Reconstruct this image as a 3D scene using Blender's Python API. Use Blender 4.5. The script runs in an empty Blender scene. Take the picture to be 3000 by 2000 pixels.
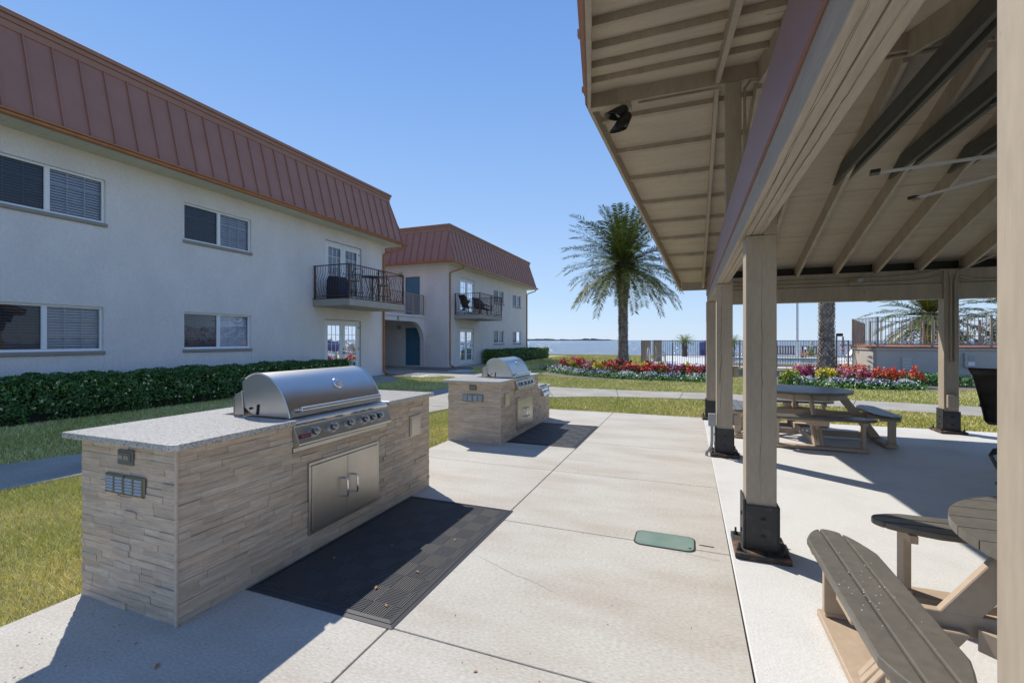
import bpy, bmesh, math, random
import numpy as np
from mathutils import Vector, Matrix
R=math.radians
sc=bpy.context.scene
COL=sc.collection
# ---------------------------------------------------------------- camera, sky, sun, exposure
YAW=math.atan(518/1333.)
cam_d=bpy.data.cameras.new('camera'); cam=bpy.data.objects.new('camera',cam_d); COL.objects.link(cam)
cam_d.lens=16.0; cam_d.sensor_width=36; cam_d.clip_start=.05; cam_d.clip_end=30000
cam_d.shift_y=-4/3000
cam.location=(0,0,1.5); cam.rotation_euler=(R(90),0,YAW); sc.camera=cam
KX,KY=.735,.50                                   # shadow displacement per metre of height
sun_v=Vector((-KX,KY,1)).normalized()
EL=math.asin(sun_v.z); AZ=math.atan2(sun_v.x,sun_v.y)
w=bpy.data.worlds.new('World'); sc.world=w; w.use_nodes=True
nt=w.node_tree; bg=nt.nodes['Background']; sky=nt.nodes.new('ShaderNodeTexSky')
sky.sky_type='NISHITA'; sky.sun_disc=False; sky.sun_elevation=EL; sky.sun_rotation=AZ
sky.altitude=0; sky.air_density=1.0; sky.dust_density=.0; sky.ozone_density=3.5
tcw=nt.nodes.new('ShaderNodeTexCoord'); sx=nt.nodes.new('ShaderNodeSeparateXYZ'); nt.links.new(tcw.outputs['Generated'],sx.inputs[0])
rp=nt.nodes.new('ShaderNodeValToRGB'); rp.color_ramp.interpolation='B_SPLINE'; e=rp.color_ramp.elements      # clear sky from pale horizon to deeper blue overhead
e[0].position=0; e[0].color=(.50,.66,.90,1); e[1].position=1; e[1].color=(.10,.24,.62,1)
for p_,c_ in ((.08,(.47,.64,.90,1)),(.25,(.33,.53,.88,1)),(.5,(.18,.375,.80,1)),(.75,(.11,.265,.67,1))):
    a_=e.new(p_); a_.color=c_
nt.links.new(sx.outputs['Z'],rp.inputs[0])
sc8=nt.nodes.new('ShaderNodeVectorMath'); sc8.operation='SCALE'; sc8.inputs['Scale'].default_value=9.0; nt.links.new(rp.outputs[0],sc8.inputs[0])
hs=nt.nodes.new('ShaderNodeMixRGB'); hs.inputs[0].default_value=.78
nt.links.new(sky.outputs[0],hs.inputs[1]); nt.links.new(sc8.outputs[0],hs.inputs[2]); nt.links.new(hs.outputs[0],bg.inputs[0]); bg.inputs[1].default_value=.12
ld=bpy.data.lights.new('sun','SUN'); ld.energy=5.0; ld.angle=R(.53); ld.color=(1,.945,.86)
lo=bpy.data.objects.new('sun',ld); COL.objects.link(lo); lo.rotation_euler=sun_v.to_track_quat('Z','Y').to_euler()
sc.view_settings.view_transform='Standard'; sc.view_settings.look='None'; sc.view_settings.gamma=1
sc.view_settings.exposure=.05
# ---------------------------------------------------------------- helpers
rnd=random.Random(7)
def N(nt,t,**k):
    n=nt.nodes.new(t)
    for a,b in k.items(): setattr(n,a,b)
    return n
def mat(name,col,rough=.6,metal=0.,var=.0,vscale=3.,col2=None,vdet=6,stretch=(1,1,1),bump=0.,bscale=40.,bdist=.01,spec=.5,attr=None,fine=0.,fscale=200.,rvar=0.,coord='Object',thr=None,bstretch=None,speck=None):
    """procedural surface: base colour, broad noise towards col2, fine speckle, bump, per-face attribute"""
    m=bpy.data.materials.new(name); m.use_nodes=True; t=m.node_tree; p=t.nodes['Principled BSDF']
    p.inputs['Roughness'].default_value=rough; p.inputs['Metallic'].default_value=metal
    p.inputs['Specular IOR Level'].default_value=spec
    tc=N(t,'ShaderNodeTexCoord'); mp=N(t,'ShaderNodeMapping'); mp.inputs['Scale'].default_value=stretch
    t.links.new(tc.outputs[coord],mp.inputs[0])
    c=N(t,'ShaderNodeRGB'); c.outputs[0].default_value=(*col,1); out=c.outputs[0]
    if var>0 or col2:
        n=N(t,'ShaderNodeTexNoise'); n.inputs['Scale'].default_value=vscale; n.inputs['Detail'].default_value=vdet; n.inputs['Roughness'].default_value=.6
        t.links.new(mp.outputs[0],n.inputs[0])
        r=N(t,'ShaderNodeMapRange'); a,b=thr or (.3,.7); r.inputs[1].default_value=a; r.inputs[2].default_value=b
        t.links.new(n.outputs[0],r.inputs[0])
        mx=N(t,'ShaderNodeMixRGB'); t.links.new(r.outputs[0],mx.inputs[0]); t.links.new(out,mx.inputs[1])
        c2=col2 or tuple(x*(1-var) for x in col); mx.inputs[2].default_value=(*c2,1); out=mx.outputs[0]
        if rvar: 
            rr=N(t,'ShaderNodeMapRange'); rr.inputs[3].default_value=rough-rvar; rr.inputs[4].default_value=rough+rvar
            t.links.new(n.outputs[0],rr.inputs[0]); t.links.new(rr.outputs[0],p.inputs['Roughness'])
    if fine>0:
        n=N(t,'ShaderNodeTexNoise'); n.inputs['Scale'].default_value=fscale; n.inputs['Detail'].default_value=3
        t.links.new(mp.outputs[0],n.inputs[0])
        r=N(t,'ShaderNodeMapRange'); r.inputs[1].default_value=.3; r.inputs[2].default_value=.7; r.inputs[3].default_value=1-fine; r.inputs[4].default_value=1+fine
        t.links.new(n.outputs[0],r.inputs[0])
        mx=N(t,'ShaderNodeVectorMath',operation='SCALE'); t.links.new(out,mx.inputs[0]); t.links.new(r.outputs[0],mx.inputs['Scale']); out=mx.outputs[0]
    if speck:      # sparse knots, chips and dirt marks: (scale, stretch, threshold, colour)
        mp3=N(t,'ShaderNodeMapping'); mp3.inputs['Scale'].default_value=speck[1]; t.links.new(tc.outputs[coord],mp3.inputs[0])
        n=N(t,'ShaderNodeTexNoise'); n.inputs['Scale'].default_value=speck[0]; n.inputs['Detail'].default_value=5; n.inputs['Roughness'].default_value=.65; t.links.new(mp3.outputs[0],n.inputs[0])
        r=N(t,'ShaderNodeMapRange'); r.inputs[1].default_value=speck[2]; r.inputs[2].default_value=speck[2]+.05; t.links.new(n.outputs[0],r.inputs[0])
        mx=N(t,'ShaderNodeMixRGB'); t.links.new(r.outputs[0],mx.inputs[0]); t.links.new(out,mx.inputs[1]); mx.inputs[2].default_value=(*speck[3],1); out=mx.outputs[0]
    if attr:
        a=N(t,'ShaderNodeAttribute'); a.attribute_name=attr
        mx=N(t,'ShaderNodeMixRGB',blend_type='MULTIPLY'); mx.inputs[0].default_value=1
        t.links.new(out,mx.inputs[1]); t.links.new(a.outputs[0],mx.inputs[2]); out=mx.outputs[0]
    t.links.new(out,p.inputs['Base Color'])
    if bump>0:
        n=N(t,'ShaderNodeTexNoise'); n.inputs['Scale'].default_value=bscale; n.inputs['Detail'].default_value=5
        if bstretch:
            mp2=N(t,'ShaderNodeMapping'); mp2.inputs['Scale'].default_value=bstretch; t.links.new(tc.outputs[coord],mp2.inputs[0]); t.links.new(mp2.outputs[0],n.inputs[0])
        else: t.links.new(mp.outputs[0],n.inputs[0])
        b=N(t,'ShaderNodeBump'); b.inputs['Strength'].default_value=bump; b.inputs['Distance'].default_value=bdist
        t.links.new(n.outputs[0],b.inputs['Height']); t.links.new(b.outputs[0],p.inputs['Normal'])
    return m
class MB:
    def __init__(s): s.v=[]; s.f=[]; s.c=[]; s.cur=None
    def add(s,vs,fs):
        o=len(s.v); s.v+= [tuple(v) for v in vs]; s.f+=[tuple(i+o for i in f) for f in fs]
        if s.cur is not None: s.c+=[s.cur]*len(fs)
        return s
    def box(s,x0,x1,y0,y1,z0,z1):
        return s.add([(x0,y0,z0),(x1,y0,z0),(x1,y1,z0),(x0,y1,z0),(x0,y0,z1),(x1,y0,z1),(x1,y1,z1),(x0,y1,z1)],
          [(0,3,2,1),(4,5,6,7),(0,1,5,4),(1,2,6,5),(2,3,7,6),(3,0,4,7)])
    def quad(s,a,b,c,d): return s.add([a,b,c,d],[(0,1,2,3)])
    def beam(s,p0,p1,w,h,up=(0,0,1)):
        p0=Vector(p0);p1=Vector(p1);d=(p1-p0).normalized();u=Vector(up)
        r=d.cross(u).normalized(); u=r.cross(d).normalized()
        vs=[p+r*(a*w/2)+u*(b*h/2) for p in (p0,p1) for a,b in ((-1,-1),(1,-1),(1,1),(-1,1))]
        return s.add(vs,[(0,1,2,3),(4,7,6,5),(0,4,5,1),(1,5,6,2),(2,6,7,3),(3,7,4,0)])
    def prism(s,poly,fn,a,b):
        """polygon of 2D points mapped by fn(p,q,t) and extruded from t=a to t=b"""
        n=len(poly); vs=[fn(p,q,a) for p,q in poly]+[fn(p,q,b) for p,q in poly]
        fs=[tuple(range(n))[::-1],tuple(range(n,2*n))]+[(i,(i+1)%n,(i+1)%n+n,i+n) for i in range(n)]
        return s.add(vs,fs)
    def tube(s,pts,r,n=8,caps=True):
        pts=[Vector(p) for p in pts]; rs=r if hasattr(r,'__len__') else [r]*len(pts)
        ref=None; vs=[]
        for i,p in enumerate(pts):
            d=(pts[min(i+1,len(pts)-1)]-pts[max(i-1,0)]).normalized()
            if ref is None:
                ref=d.cross(Vector((0,0,1)) if abs(d.z)<.9 else Vector((1,0,0))).normalized()
            ref=(ref-d*ref.dot(d)).normalized(); q=d.cross(ref)
            vs+=[p+(ref*math.cos(2*math.pi*k/n)+q*math.sin(2*math.pi*k/n))*rs[i] for k in range(n)]
        m=len(pts); fs=[(i*n+k,i*n+(k+1)%n,(i+1)*n+(k+1)%n,(i+1)*n+k) for i in range(m-1) for k in range(n)]
        if caps: fs+=[tuple(range(n))[::-1],tuple(range((m-1)*n,m*n))]
        return s.add(vs,fs)
    def lathe(s,prof,org=(0,0,0),axis=(0,0,1),n=20):
        a=Vector(axis).normalized(); x=a.cross(Vector((0,0,1)) if abs(a.z)<.9 else Vector((1,0,0))).normalized(); y=a.cross(x); o=Vector(org)
        vs=[o+a*h+(x*math.cos(2*math.pi*k/n)+y*math.sin(2*math.pi*k/n))*max(r,1e-5) for r,h in prof for k in range(n)]
        m=len(prof); return s.add(vs,[(i*n+k,i*n+(k+1)%n,(i+1)*n+(k+1)%n,(i+1)*n+k) for i in range(m-1) for k in range(n)])
    def xf(s,M):
        s.v=[tuple(M@Vector(v)) for v in s.v]; return s
    def build(s,name,m,parent=None,bevel=0,smooth=False,angle=40,loc=None,seg=1):
        me=bpy.data.meshes.new(name); me.from_pydata(s.v,[],s.f); 
        o=bpy.data.objects.new(name,me); COL.objects.link(o); me.materials.append(m)
        if s.c:
            a=me.color_attributes.new('tint','FLOAT_COLOR','CORNER'); d=[]
            for f,c in zip(s.f,s.c): d+=[c[0],c[1],c[2],1]*len(f)
            a.data.foreach_set('color',d)
        bm=bmesh.new(); bm.from_mesh(me); bmesh.ops.recalc_face_normals(bm,faces=bm.faces); bm.to_mesh(me); bm.free()
        if smooth:
            for p in me.polygons: p.use_smooth=True
            try: me.set_sharp_from_angle(angle=R(angle))
            except Exception: pass
        if bevel>0:
            b=o.modifiers.new('edge','BEVEL'); b.width=bevel; b.segments=seg; b.limit_method='ANGLE'; b.angle_limit=R(35)
        if parent is not None:
            o.parent=parent
            if parent.type=='EMPTY': o.matrix_parent_inverse=Matrix.Translation(-Vector(parent.location))
        return o
def npmesh(name,V,F,m,parent=None,colors=None,smooth=False):
    """fast mesh from numpy arrays; F is (n,3) or (n,4); colors is per-face (n,3)"""
    me=bpy.data.meshes.new(name); k=F.shape[1]; n=len(F)
    me.vertices.add(len(V)); me.vertices.foreach_set('co',V.astype(np.float32).ravel())
    me.loops.add(n*k); me.loops.foreach_set('vertex_index',F.astype(np.int32).ravel())
    me.polygons.add(n); me.polygons.foreach_set('loop_start',np.arange(0,n*k,k,dtype=np.int32)); me.polygons.foreach_set('loop_total',np.full(n,k,dtype=np.int32))
    me.update(calc_edges=True)
    if smooth: me.polygons.foreach_set('use_smooth',np.ones(n,dtype=bool))
    if colors is not None:
        a=me.color_attributes.new('tint','FLOAT_COLOR','CORNER')
        c=np.ones((n,k,4),dtype=np.float32); c[:,:,:3]=colors[:,None,:]; a.data.foreach_set('color',c.ravel())
    o=bpy.data.objects.new(name,me); COL.objects.link(o); me.materials.append(m)
    if parent is not None:
        o.parent=parent
        if parent.type=='EMPTY': o.matrix_parent_inverse=Matrix.Translation(-Vector(parent.location))
    return o
def tag(o,label=None,cat=None,group=None,kind=None):
    if label: o['label']=label
    if cat: o['category']=cat
    if group: o['group']=group
    if kind: o['kind']=kind
    return o
def thing(name,label,cat,loc=(0,0,0),group=None):
    o=bpy.data.objects.new(name,None); COL.objects.link(o); o.location=loc; o.empty_display_size=.1
    return tag(o,label,cat,group)
def copy_tree(o,parent=None):
    c=o.copy(); COL.objects.link(c)
    if parent is not None: c.parent=parent
    for ch in list(o.children): copy_tree(ch,c)
    return c
def text_mesh(name,body,size,m,M,parent,thick=.002,align='CENTER'):
    cu=bpy.data.curves.new(name,'FONT'); cu.body=body; cu.size=size; cu.extrude=thick; cu.align_x=align; cu.align_y='CENTER'
    t=bpy.data.objects.new(name+'_tmp',cu); COL.objects.link(t)
    dg=bpy.context.evaluated_depsgraph_get(); me=bpy.data.meshes.new_from_object(t.evaluated_get(dg)); bpy.data.objects.remove(t)
    me.transform(M); me.materials.clear(); me.materials.append(m)
    o=bpy.data.objects.new(name,me); COL.objects.link(o)
    if parent is not None:
        o.parent=parent
        if parent.type=='EMPTY': o.matrix_parent_inverse=Matrix.Translation(-Vector(parent.location))
    return o
def inpoly(P,poly):
    x,y=P[:,0],P[:,1]; r=np.zeros(len(P),bool); n=len(poly)
    for i in range(n):
        x0,y0=poly[i];x1,y1=poly[(i+1)%n]
        if y0==y1: continue
        r^=((y0>y)!=(y1>y))&(x<(x1-x0)*(y-y0)/(y1-y0)+x0)
    return r
# ---------------------------------------------------------------- materials
M_conc=mat('concrete',(.495,.472,.42),.85,var=.2,vscale=1.6,vdet=12,col2=(.41,.365,.305),stretch=(.6,1.6,1),fine=.16,fscale=70,bump=.2,bscale=30,bdist=.003,thr=(.40,.72),bstretch=(1,12,1),speck=(3.2,(.7,2.2,1),.735,(.30,.27,.23)))
M_path=mat('concrete_path',(.41,.38,.32),.9,var=.3,vscale=1.3,vdet=10,fine=.15,fscale=50,bump=.3,bscale=60,bdist=.004)
M_slab=mat('painted_slab',(.64,.63,.60),.62,var=.16,vscale=1.6,vdet=12,fine=.07,fscale=90,bump=.55,bscale=75,bdist=.004,rvar=.15,thr=(.45,.8),speck=(4,(1,1,1),.72,(.45,.44,.42)))
M_stucco=mat('stucco',(.72,.685,.67),.9,var=.13,vscale=1.3,vdet=10,stretch=(1,1,.6),fine=.05,fscale=30,bump=.9,bscale=9,bdist=.02,thr=(.35,.8))
M_stucco2=mat('stucco_low_wall',(.52,.475,.41),.9,var=.1,vscale=1.5,fine=.05,fscale=40,bump=.5,bscale=20,bdist=.01)
M_roof=mat('roof_metal',(.38,.178,.12),.5,metal=.1,var=.12,vscale=2,bump=.05,bscale=8,rvar=.06)
M_roofcap=mat('roof_cap_metal',(.36,.19,.135),.7,metal=.1,var=.1,vscale=2)
M_copper=mat('gutter_copper',(.44,.175,.065),.38,metal=.45,var=.25,vscale=5)
M_soffit=mat('soffit_vinyl',(.66,.66,.55),.6,var=.08,vscale=3)
M_sill=mat('window_sill_paint',(.30,.275,.245),.7,var=.1,vscale=9,bump=.2)
M_white=mat('white_vinyl',(.78,.79,.80),.35,var=.04,vscale=5)
M_door=mat('white_door_paint',(.76,.77,.76),.45,var=.05,vscale=4)
M_blind=mat('blind_slats',(.70,.74,.80),.6,var=.10,vscale=2)
M_muntin=mat('grille_bars_behind_glass',(.55,.58,.62),.6,var=.05)
M_room=mat('unlit_room_paint',(.035,.04,.045),.9,var=.3,vscale=1.5)
M_blue=mat('blue_door_paint',(.065,.17,.26),.5,var=.08,vscale=4)
M_bronze=mat('bronze_railing',(.115,.055,.035),.45,metal=.2,var=.2,vscale=6)
M_slabtan=mat('balcony_concrete_paint',(.40,.37,.32),.75,var=.12,vscale=3,bump=.2,bscale=40)
M_tanrail=mat('tan_railing',(.37,.29,.22),.5,var=.12,vscale=4)
M_taupe=mat('taupe_wood_paint',(.43,.36,.275),.62,var=.24,vscale=2.2,vdet=8,stretch=(3,3,.6),fine=.06,fscale=25,bump=.35,bscale=18,bdist=.004,speck=(6,(2.2,2.2,.7),.705,(.23,.185,.14)))
M_taupeY=mat('taupe_wood_paint_long',(.42,.35,.27),.6,var=.22,vscale=2.2,vdet=9,stretch=(4,.5,4),fine=.08,fscale=22,bump=.5,bscale=14,bdist=.006,speck=(6,(3,.6,3),.70,(.20,.16,.125)))
M_deck=mat('taupe_ceiling_boards',(.47,.40,.31),.7,var=.2,vscale=2.4,vdet=9,stretch=(.5,3.5,3),fine=.08,fscale=26,bump=.3,bscale=20,bdist=.004,thr=(.42,.8),speck=(9,(.8,3,3),.69,(.24,.19,.145)))
M_purple=mat('mauve_metal_flashing',(.30,.155,.14),.4,metal=.15,var=.08,vscale=2)
M_dark=mat('dark_tie_wood',(.095,.092,.075),.75,var=.25,vscale=5,stretch=(4,.6,4),bump=.2)
M_blacksteel=mat('black_painted_steel',(.033,.034,.036),.5,metal=.2,col2=(.085,.08,.075),vscale=14,thr=(.55,.8),bump=.35,bscale=40,bdist=.003)
M_rust=mat('rusty_black_plate',(.035,.032,.03),.7,col2=(.28,.12,.05),vscale=9,vdet=10,thr=(.5,.68),bump=.6,bscale=30,bdist=.005)
M_bolt=mat('bolt_steel',(.05,.05,.055),.45,metal=.6,var=.2,vscale=30)
M_galv=mat('grey_conduit',(.34,.35,.36),.45,metal=.3,var=.12,vscale=12)
M_stonebed=mat('mortar',(.20,.17,.14),.95,var=.3,vscale=20)
M_stone=mat('ledger_stone',(.70,.56,.425),.85,var=.32,vscale=3.0,vdet=10,stretch=(1.5,1.5,13),fine=.10,fscale=14,bump=.7,bscale=5,bdist=.006,attr='tint')
M_steel=mat('brushed_stainless',(.63,.61,.58),.30,metal=1,var=.14,vscale=3,stretch=(1,1,1),bump=.05,bscale=5,bdist=.002,bstretch=(60,2,60),rvar=.06)
M_steelW=mat('stainless_panel',(.56,.53,.48),.36,metal=1,var=.22,vscale=2.4,bump=.04,bscale=5,bdist=.002,bstretch=(60,60,1.5),rvar=.08)
M_chrome=mat('polished_chrome',(.75,.75,.75),.08,metal=1,var=.05,vscale=5)
M_knob=mat('knob_dark_chrome',(.10,.10,.105),.22,metal=.9,var=.1,vscale=20)
M_outlet=mat('outlet_grey',(.17,.17,.155),.5,var=.2,vscale=20)
M_louvre=mat('louvre_metal_sky_glint',(.62,.66,.72),.38,metal=.45,var=.08,vscale=12)  # pale blue base colour paints in the sky's reflection on the louvres
M_black=mat('black_plastic',(.015,.015,.017),.4,var=.3,vscale=9)
M_rubber=mat('rubber_edge',(.045,.048,.052),.65,var=.2,vscale=7,bump=.3,bscale=90,bdist=.003)
M_green=mat('green_plastic_lid',(.115,.20,.16),.75,col2=(.21,.28,.24),vscale=3,vdet=8,bump=.5,bscale=220,bdist=.003)
M_tabletop=mat('grey_brown_stained_boards',(.155,.14,.115),.38,var=.22,vscale=2.5,vdet=8,fine=.12,fscale=30,bump=.2,bscale=25,bdist=.003,rvar=.1)
M_tabletrim=mat('tan_table_paint',(.47,.36,.255),.6,var=.14,vscale=4,fine=.05,fscale=30,bump=.2,bscale=25,bdist=.003)
M_mulch=mat('mulch',(.16,.115,.085),.95,col2=(.30,.25,.21),vscale=22,vdet=8,bump=1.,bscale=50,bdist=.04,fine=.35,fscale=60)
M_leaf=mat('hedge_leaf',(.09,.155,.045),.45,attr='tint',var=.25,vscale=6)
M_palmleaf=mat('palm_frond',(.15,.195,.045),.65,spec=.25,attr='tint',var=.2,vscale=2)
M_palmtrunk=mat('palm_trunk_bark',(.46,.40,.33),.9,col2=(.22,.18,.14),vscale=7,vdet=9,bump=.9,bscale=16,bdist=.03,attr='tint')
M_petal=mat('petals',(1,1,1),.6,attr='tint')
M_grass=mat('grass_blade',(1,1,1),.7,attr='tint',spec=.2)
M_lawn=mat('lawn_soil',(.21,.235,.065),.95,col2=(.34,.30,.14),vscale=2.2,vdet=12,bump=.8,bscale=35,bdist=.03,fine=.3,fscale=45)
M_farlawn=M_lawn
M_wood=mat('red_brown_bench_wood',(.20,.07,.035),.6,var=.2,vscale=6)
M_chair=mat('dark_sling_fabric',(.05,.042,.034),.7,fine=.3,fscale=160,var=.15,vscale=3)
M_chairframe=mat('dark_chair_frame',(.03,.027,.025),.4,metal=.3,var=.2,vscale=9)
M_navy=mat('navy_cover_cloth',(.02,.03,.055),.8,var=.25,vscale=5)
M_pipe=mat('painted_conduit',(.36,.305,.235),.5,var=.15,vscale=5)
M_brick=mat('terracotta_coping',(.42,.17,.095),.75,var=.25,vscale=6)
M_rock=mat('seawall_concrete',(.42,.37,.30),.9,var=.3,vscale=2,bump=.4,bscale=6,bdist=.05)
M_gravel=mat('white_gravel',(.75,.74,.72),.8,var=.3,vscale=20,attr='tint')
M_sign=mat('lilac_sign_panel',(.30,.26,.50),.5,var=.06,vscale=3)
M_signtext=mat('sign_brown_lettering',(.13,.06,.09),.6,var=.05)
M_letter=mat('black_lettering',(.02,.02,.02),.6,var=.05)
M_skin=mat('skin',(.50,.30,.21),.6,var=.08,vscale=9); M_shirt=mat('green_shirt',(.05,.20,.13),.8,var=.2,vscale=9); M_hair=mat('grey_cap',(.55,.52,.47),.8,var=.1)
M_pants=mat('yellow_shorts',(.42,.40,.06),.8,var=.15,vscale=8)
M_pool=mat('pool_water',(.02,.22,.42),.08,var=.3,vscale=2.5,bump=.3,bscale=5,bdist=.03)
M_poolwall=mat('pool_coping',(.66,.58,.44),.8,var=.15,vscale=3)
M_farland=mat('far_shore_trees',(.075,.10,.085),.9,var=.4,vscale=.03)
M_sand=mat('pale_beach',(.6,.55,.45),.9,var=.1,vscale=.05)
M_boat=mat('white_hull',(.75,.76,.78),.35,var=.08,vscale=.6)
M_red=mat('red_badge',(.16,.03,.03),.4,var=.1); M_pink=mat('pink_towel',(.75,.12,.30),.8,var=.2,vscale=9)
def M_granite_():
    m=bpy.data.materials.new('speckled_granite'); m.use_nodes=True; t=m.node_tree; p=t.nodes['Principled BSDF']
    tc=N(t,'ShaderNodeTexCoord'); v=N(t,'ShaderNodeTexVoronoi'); v.inputs['Scale'].default_value=170; t.links.new(tc.outputs['Object'],v.inputs[0])
    r=N(t,'ShaderNodeValToRGB'); e=r.color_ramp.elements; e[0].position=0; e[0].color=(.05,.05,.05,1); e[1].position=.22; e[1].color=(.30,.28,.25,1)
    for ps,c in ((.38,(.43,.41,.37,1)),(.72,(.60,.575,.535,1))):
        a=e.new(ps); a.color=c
    t.links.new(v.outputs['Color'],r.inputs[0])
    n=N(t,'ShaderNodeTexNoise'); n.inputs['Scale'].default_value=420; t.links.new(tc.outputs['Object'],n.inputs[0])
    mx=N(t,'ShaderNodeMixRGB',blend_type='OVERLAY'); mx.inputs[0].default_value=.6; t.links.new(r.outputs[0],mx.inputs[1]); t.links.new(n.outputs[0],mx.inputs[2])
    t.links.new(mx.outputs[0],p.inputs['Base Color']); p.inputs['Roughness'].default_value=.28
    return m
M_granite=M_granite_()
def M_glass_(name,dark):
    m=bpy.data.materials.new(name); m.use_nodes=True; t=m.node_tree; t.nodes.remove(t.nodes['Principled BSDF']); o=t.nodes['Material Output']
    tr=N(t,'ShaderNodeBsdfTransparent'); tr.inputs[0].default_value=(dark,dark*1.03,dark*1.08,1)
    g=N(t,'ShaderNodeBsdfGlossy'); g.inputs['Roughness'].default_value=.015; g.inputs[0].default_value=(.9,.93,1,1)
    f=N(t,'ShaderNodeFresnel'); f.inputs[0].default_value=1.5
    nz=N(t,'ShaderNodeTexNoise'); nz.inputs['Scale'].default_value=1.6; b=N(t,'ShaderNodeBump'); b.inputs['Strength'].default_value=.06; b.inputs['Distance'].default_value=.05
    tc=N(t,'ShaderNodeTexCoord'); t.links.new(tc.outputs['Object'],nz.inputs[0]); t.links.new(nz.outputs[0],b.inputs['Height']); t.links.new(b.outputs[0],g.inputs['Normal'])
    mx=N(t,'ShaderNodeMixShader'); t.links.new(f.outputs[0],mx.inputs[0]); t.links.new(tr.outputs[0],mx.inputs[1]); t.links.new(g.outputs[0],mx.inputs[2]); t.links.new(mx.outputs[0],o.inputs[0])
    return m
M_glass=M_glass_('window_glass',.85); M_screen=M_glass_('screened_glass',.33)
def M_water_():
    m=bpy.data.materials.new('bay_water'); m.use_nodes=True; t=m.node_tree; p=t.nodes['Principled BSDF']
    p.inputs['Roughness'].default_value=.12; p.inputs['IOR'].default_value=1.33
    tc=N(t,'ShaderNodeTexCoord'); mp=N(t,'ShaderNodeMapping'); mp.inputs['Scale'].default_value=(.35,1.2,1); t.links.new(tc.outputs['Object'],mp.inputs[0])
    n=N(t,'ShaderNodeTexNoise'); n.inputs['Scale'].default_value=1.2; n.inputs['Detail'].default_value=8; t.links.new(mp.outputs[0],n.inputs[0])
    b=N(t,'ShaderNodeBump'); b.inputs['Strength'].default_value=.9; b.inputs['Distance'].default_value=.25; b.inputs['Distance'].default_value=1.4; t.links.new(n.outputs[0],b.inputs['Height']); t.links.new(b.outputs[0],p.inputs['Normal'])
    mp2=N(t,'ShaderNodeMapping'); mp2.inputs['Scale'].default_value=(.004,.03,1); t.links.new(tc.outputs['Object'],mp2.inputs[0])
    n2=N(t,'ShaderNodeTexNoise'); n2.inputs['Scale'].default_value=1.5; n2.inputs['Detail'].default_value=6; t.links.new(mp2.outputs[0],n2.inputs[0])
    r=N(t,'ShaderNodeValToRGB'); e=r.color_ramp.elements; e[0].position=.35; e[0].color=(.02,.06,.14,1); e[1].position=.68; e[1].color=(.10,.17,.27,1)
    t.links.new(n2.outputs[0],r.inputs[0]); t.links.new(r.outputs[0],p.inputs['Base Color'])
    return m
M_water=M_water_()
def M_mat_():
    m=bpy.data.materials.new('ribbed_rubber_mat'); m.use_nodes=True; t=m.node_tree; p=t.nodes['Principled BSDF']
    tc=N(t,'ShaderNodeTexCoord'); ck=N(t,'ShaderNodeTexChecker'); ck.inputs['Scale'].default_value=1/.1525; t.links.new(tc.outputs['Object'],ck.inputs[0])
    ws=[]
    for d in ('X','Y'):
        wv=N(t,'ShaderNodeTexWave',bands_direction=d); wv.inputs['Scale'].default_value=22; t.links.new(tc.outputs['Object'],wv.inputs[0]); ws.append(wv)
    mx=N(t,'ShaderNodeMixRGB'); t.links.new(ck.outputs['Fac'],mx.inputs[0]); t.links.new(ws[0].outputs[0],mx.inputs[1]); t.links.new(ws[1].outputs[0],mx.inputs[2])
    b=N(t,'ShaderNodeBump'); b.inputs['Strength'].default_value=1; b.inputs['Distance'].default_value=.012; t.links.new(mx.outputs[0],b.inputs['Height']); t.links.new(b.outputs[0],p.inputs['Normal'])
    c=N(t,'ShaderNodeMixRGB'); t.links.new(mx.outputs[0],c.inputs[0]); c.inputs[1].default_value=(.006,.006,.007,1); c.inputs[2].default_value=(.12,.12,.125,1)
    t.links.new(c.outputs[0],p.inputs['Base Color']); p.inputs['Roughness'].default_value=.6
    return m
M_mat=M_mat_()
# ================================================================ GROUND AND PAVING
def ST(o,kind='structure'): o['kind']=kind; return o
LAWN_Z=-.035
ST(MB().add([(-400,-60,LAWN_Z),(400,-60,LAWN_Z),(400,46,LAWN_Z),(-13.8,46,LAWN_Z),(-400,46,LAWN_Z)],[(0,1,2,3,4)]).build('lawn',M_lawn))
def sheet(poly,z0,z1): return MB().prism(poly,lambda p,q,t:(p,q,t),z0,z1)
PX=[-3.36,-1.46,.272]; PY=[-3.0,-1.15,.42,1.985,3.515,5.06,6.62,8.12,9.56]
b=MB()
for i in range(2):
    for j in range(8):
        b.box(PX[i]+(.004 if i else 0),PX[i+1]-.004,PY[j]+.0035,PY[j+1]-.0035,-.12,0)
ST(b.build('patio',M_conc,bevel=.003))
ST(MB().box(-3.35,.27,-2.9,9.5,-.1,-.014).build('patio_joint_bed',mat('joint_dirt',(.05,.045,.04),.95,var=.3)))
slab_poly=[(.287,-3),(8.6,-3),(8.6,9.78),(4.3,9.72),(1.5,9.62),(.262,9.60)]
ST(sheet(slab_poly,-.1,.004).build('pavilion_slab',M_slab,bevel=.006))
near=[(-7.4,-6),(-6.8,.5),(-6.47,2.3),(-6.15,4.4),(-5.3,7.2),(-4.95,8.8),(-4.4,10.3),(-3.5,11.55),(-2.3,12.2),(-.98,12.45),(.38,12.62),(2.5,12.45),(4.9,11.92),(8,11.2),(16,9.4)]
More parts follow.
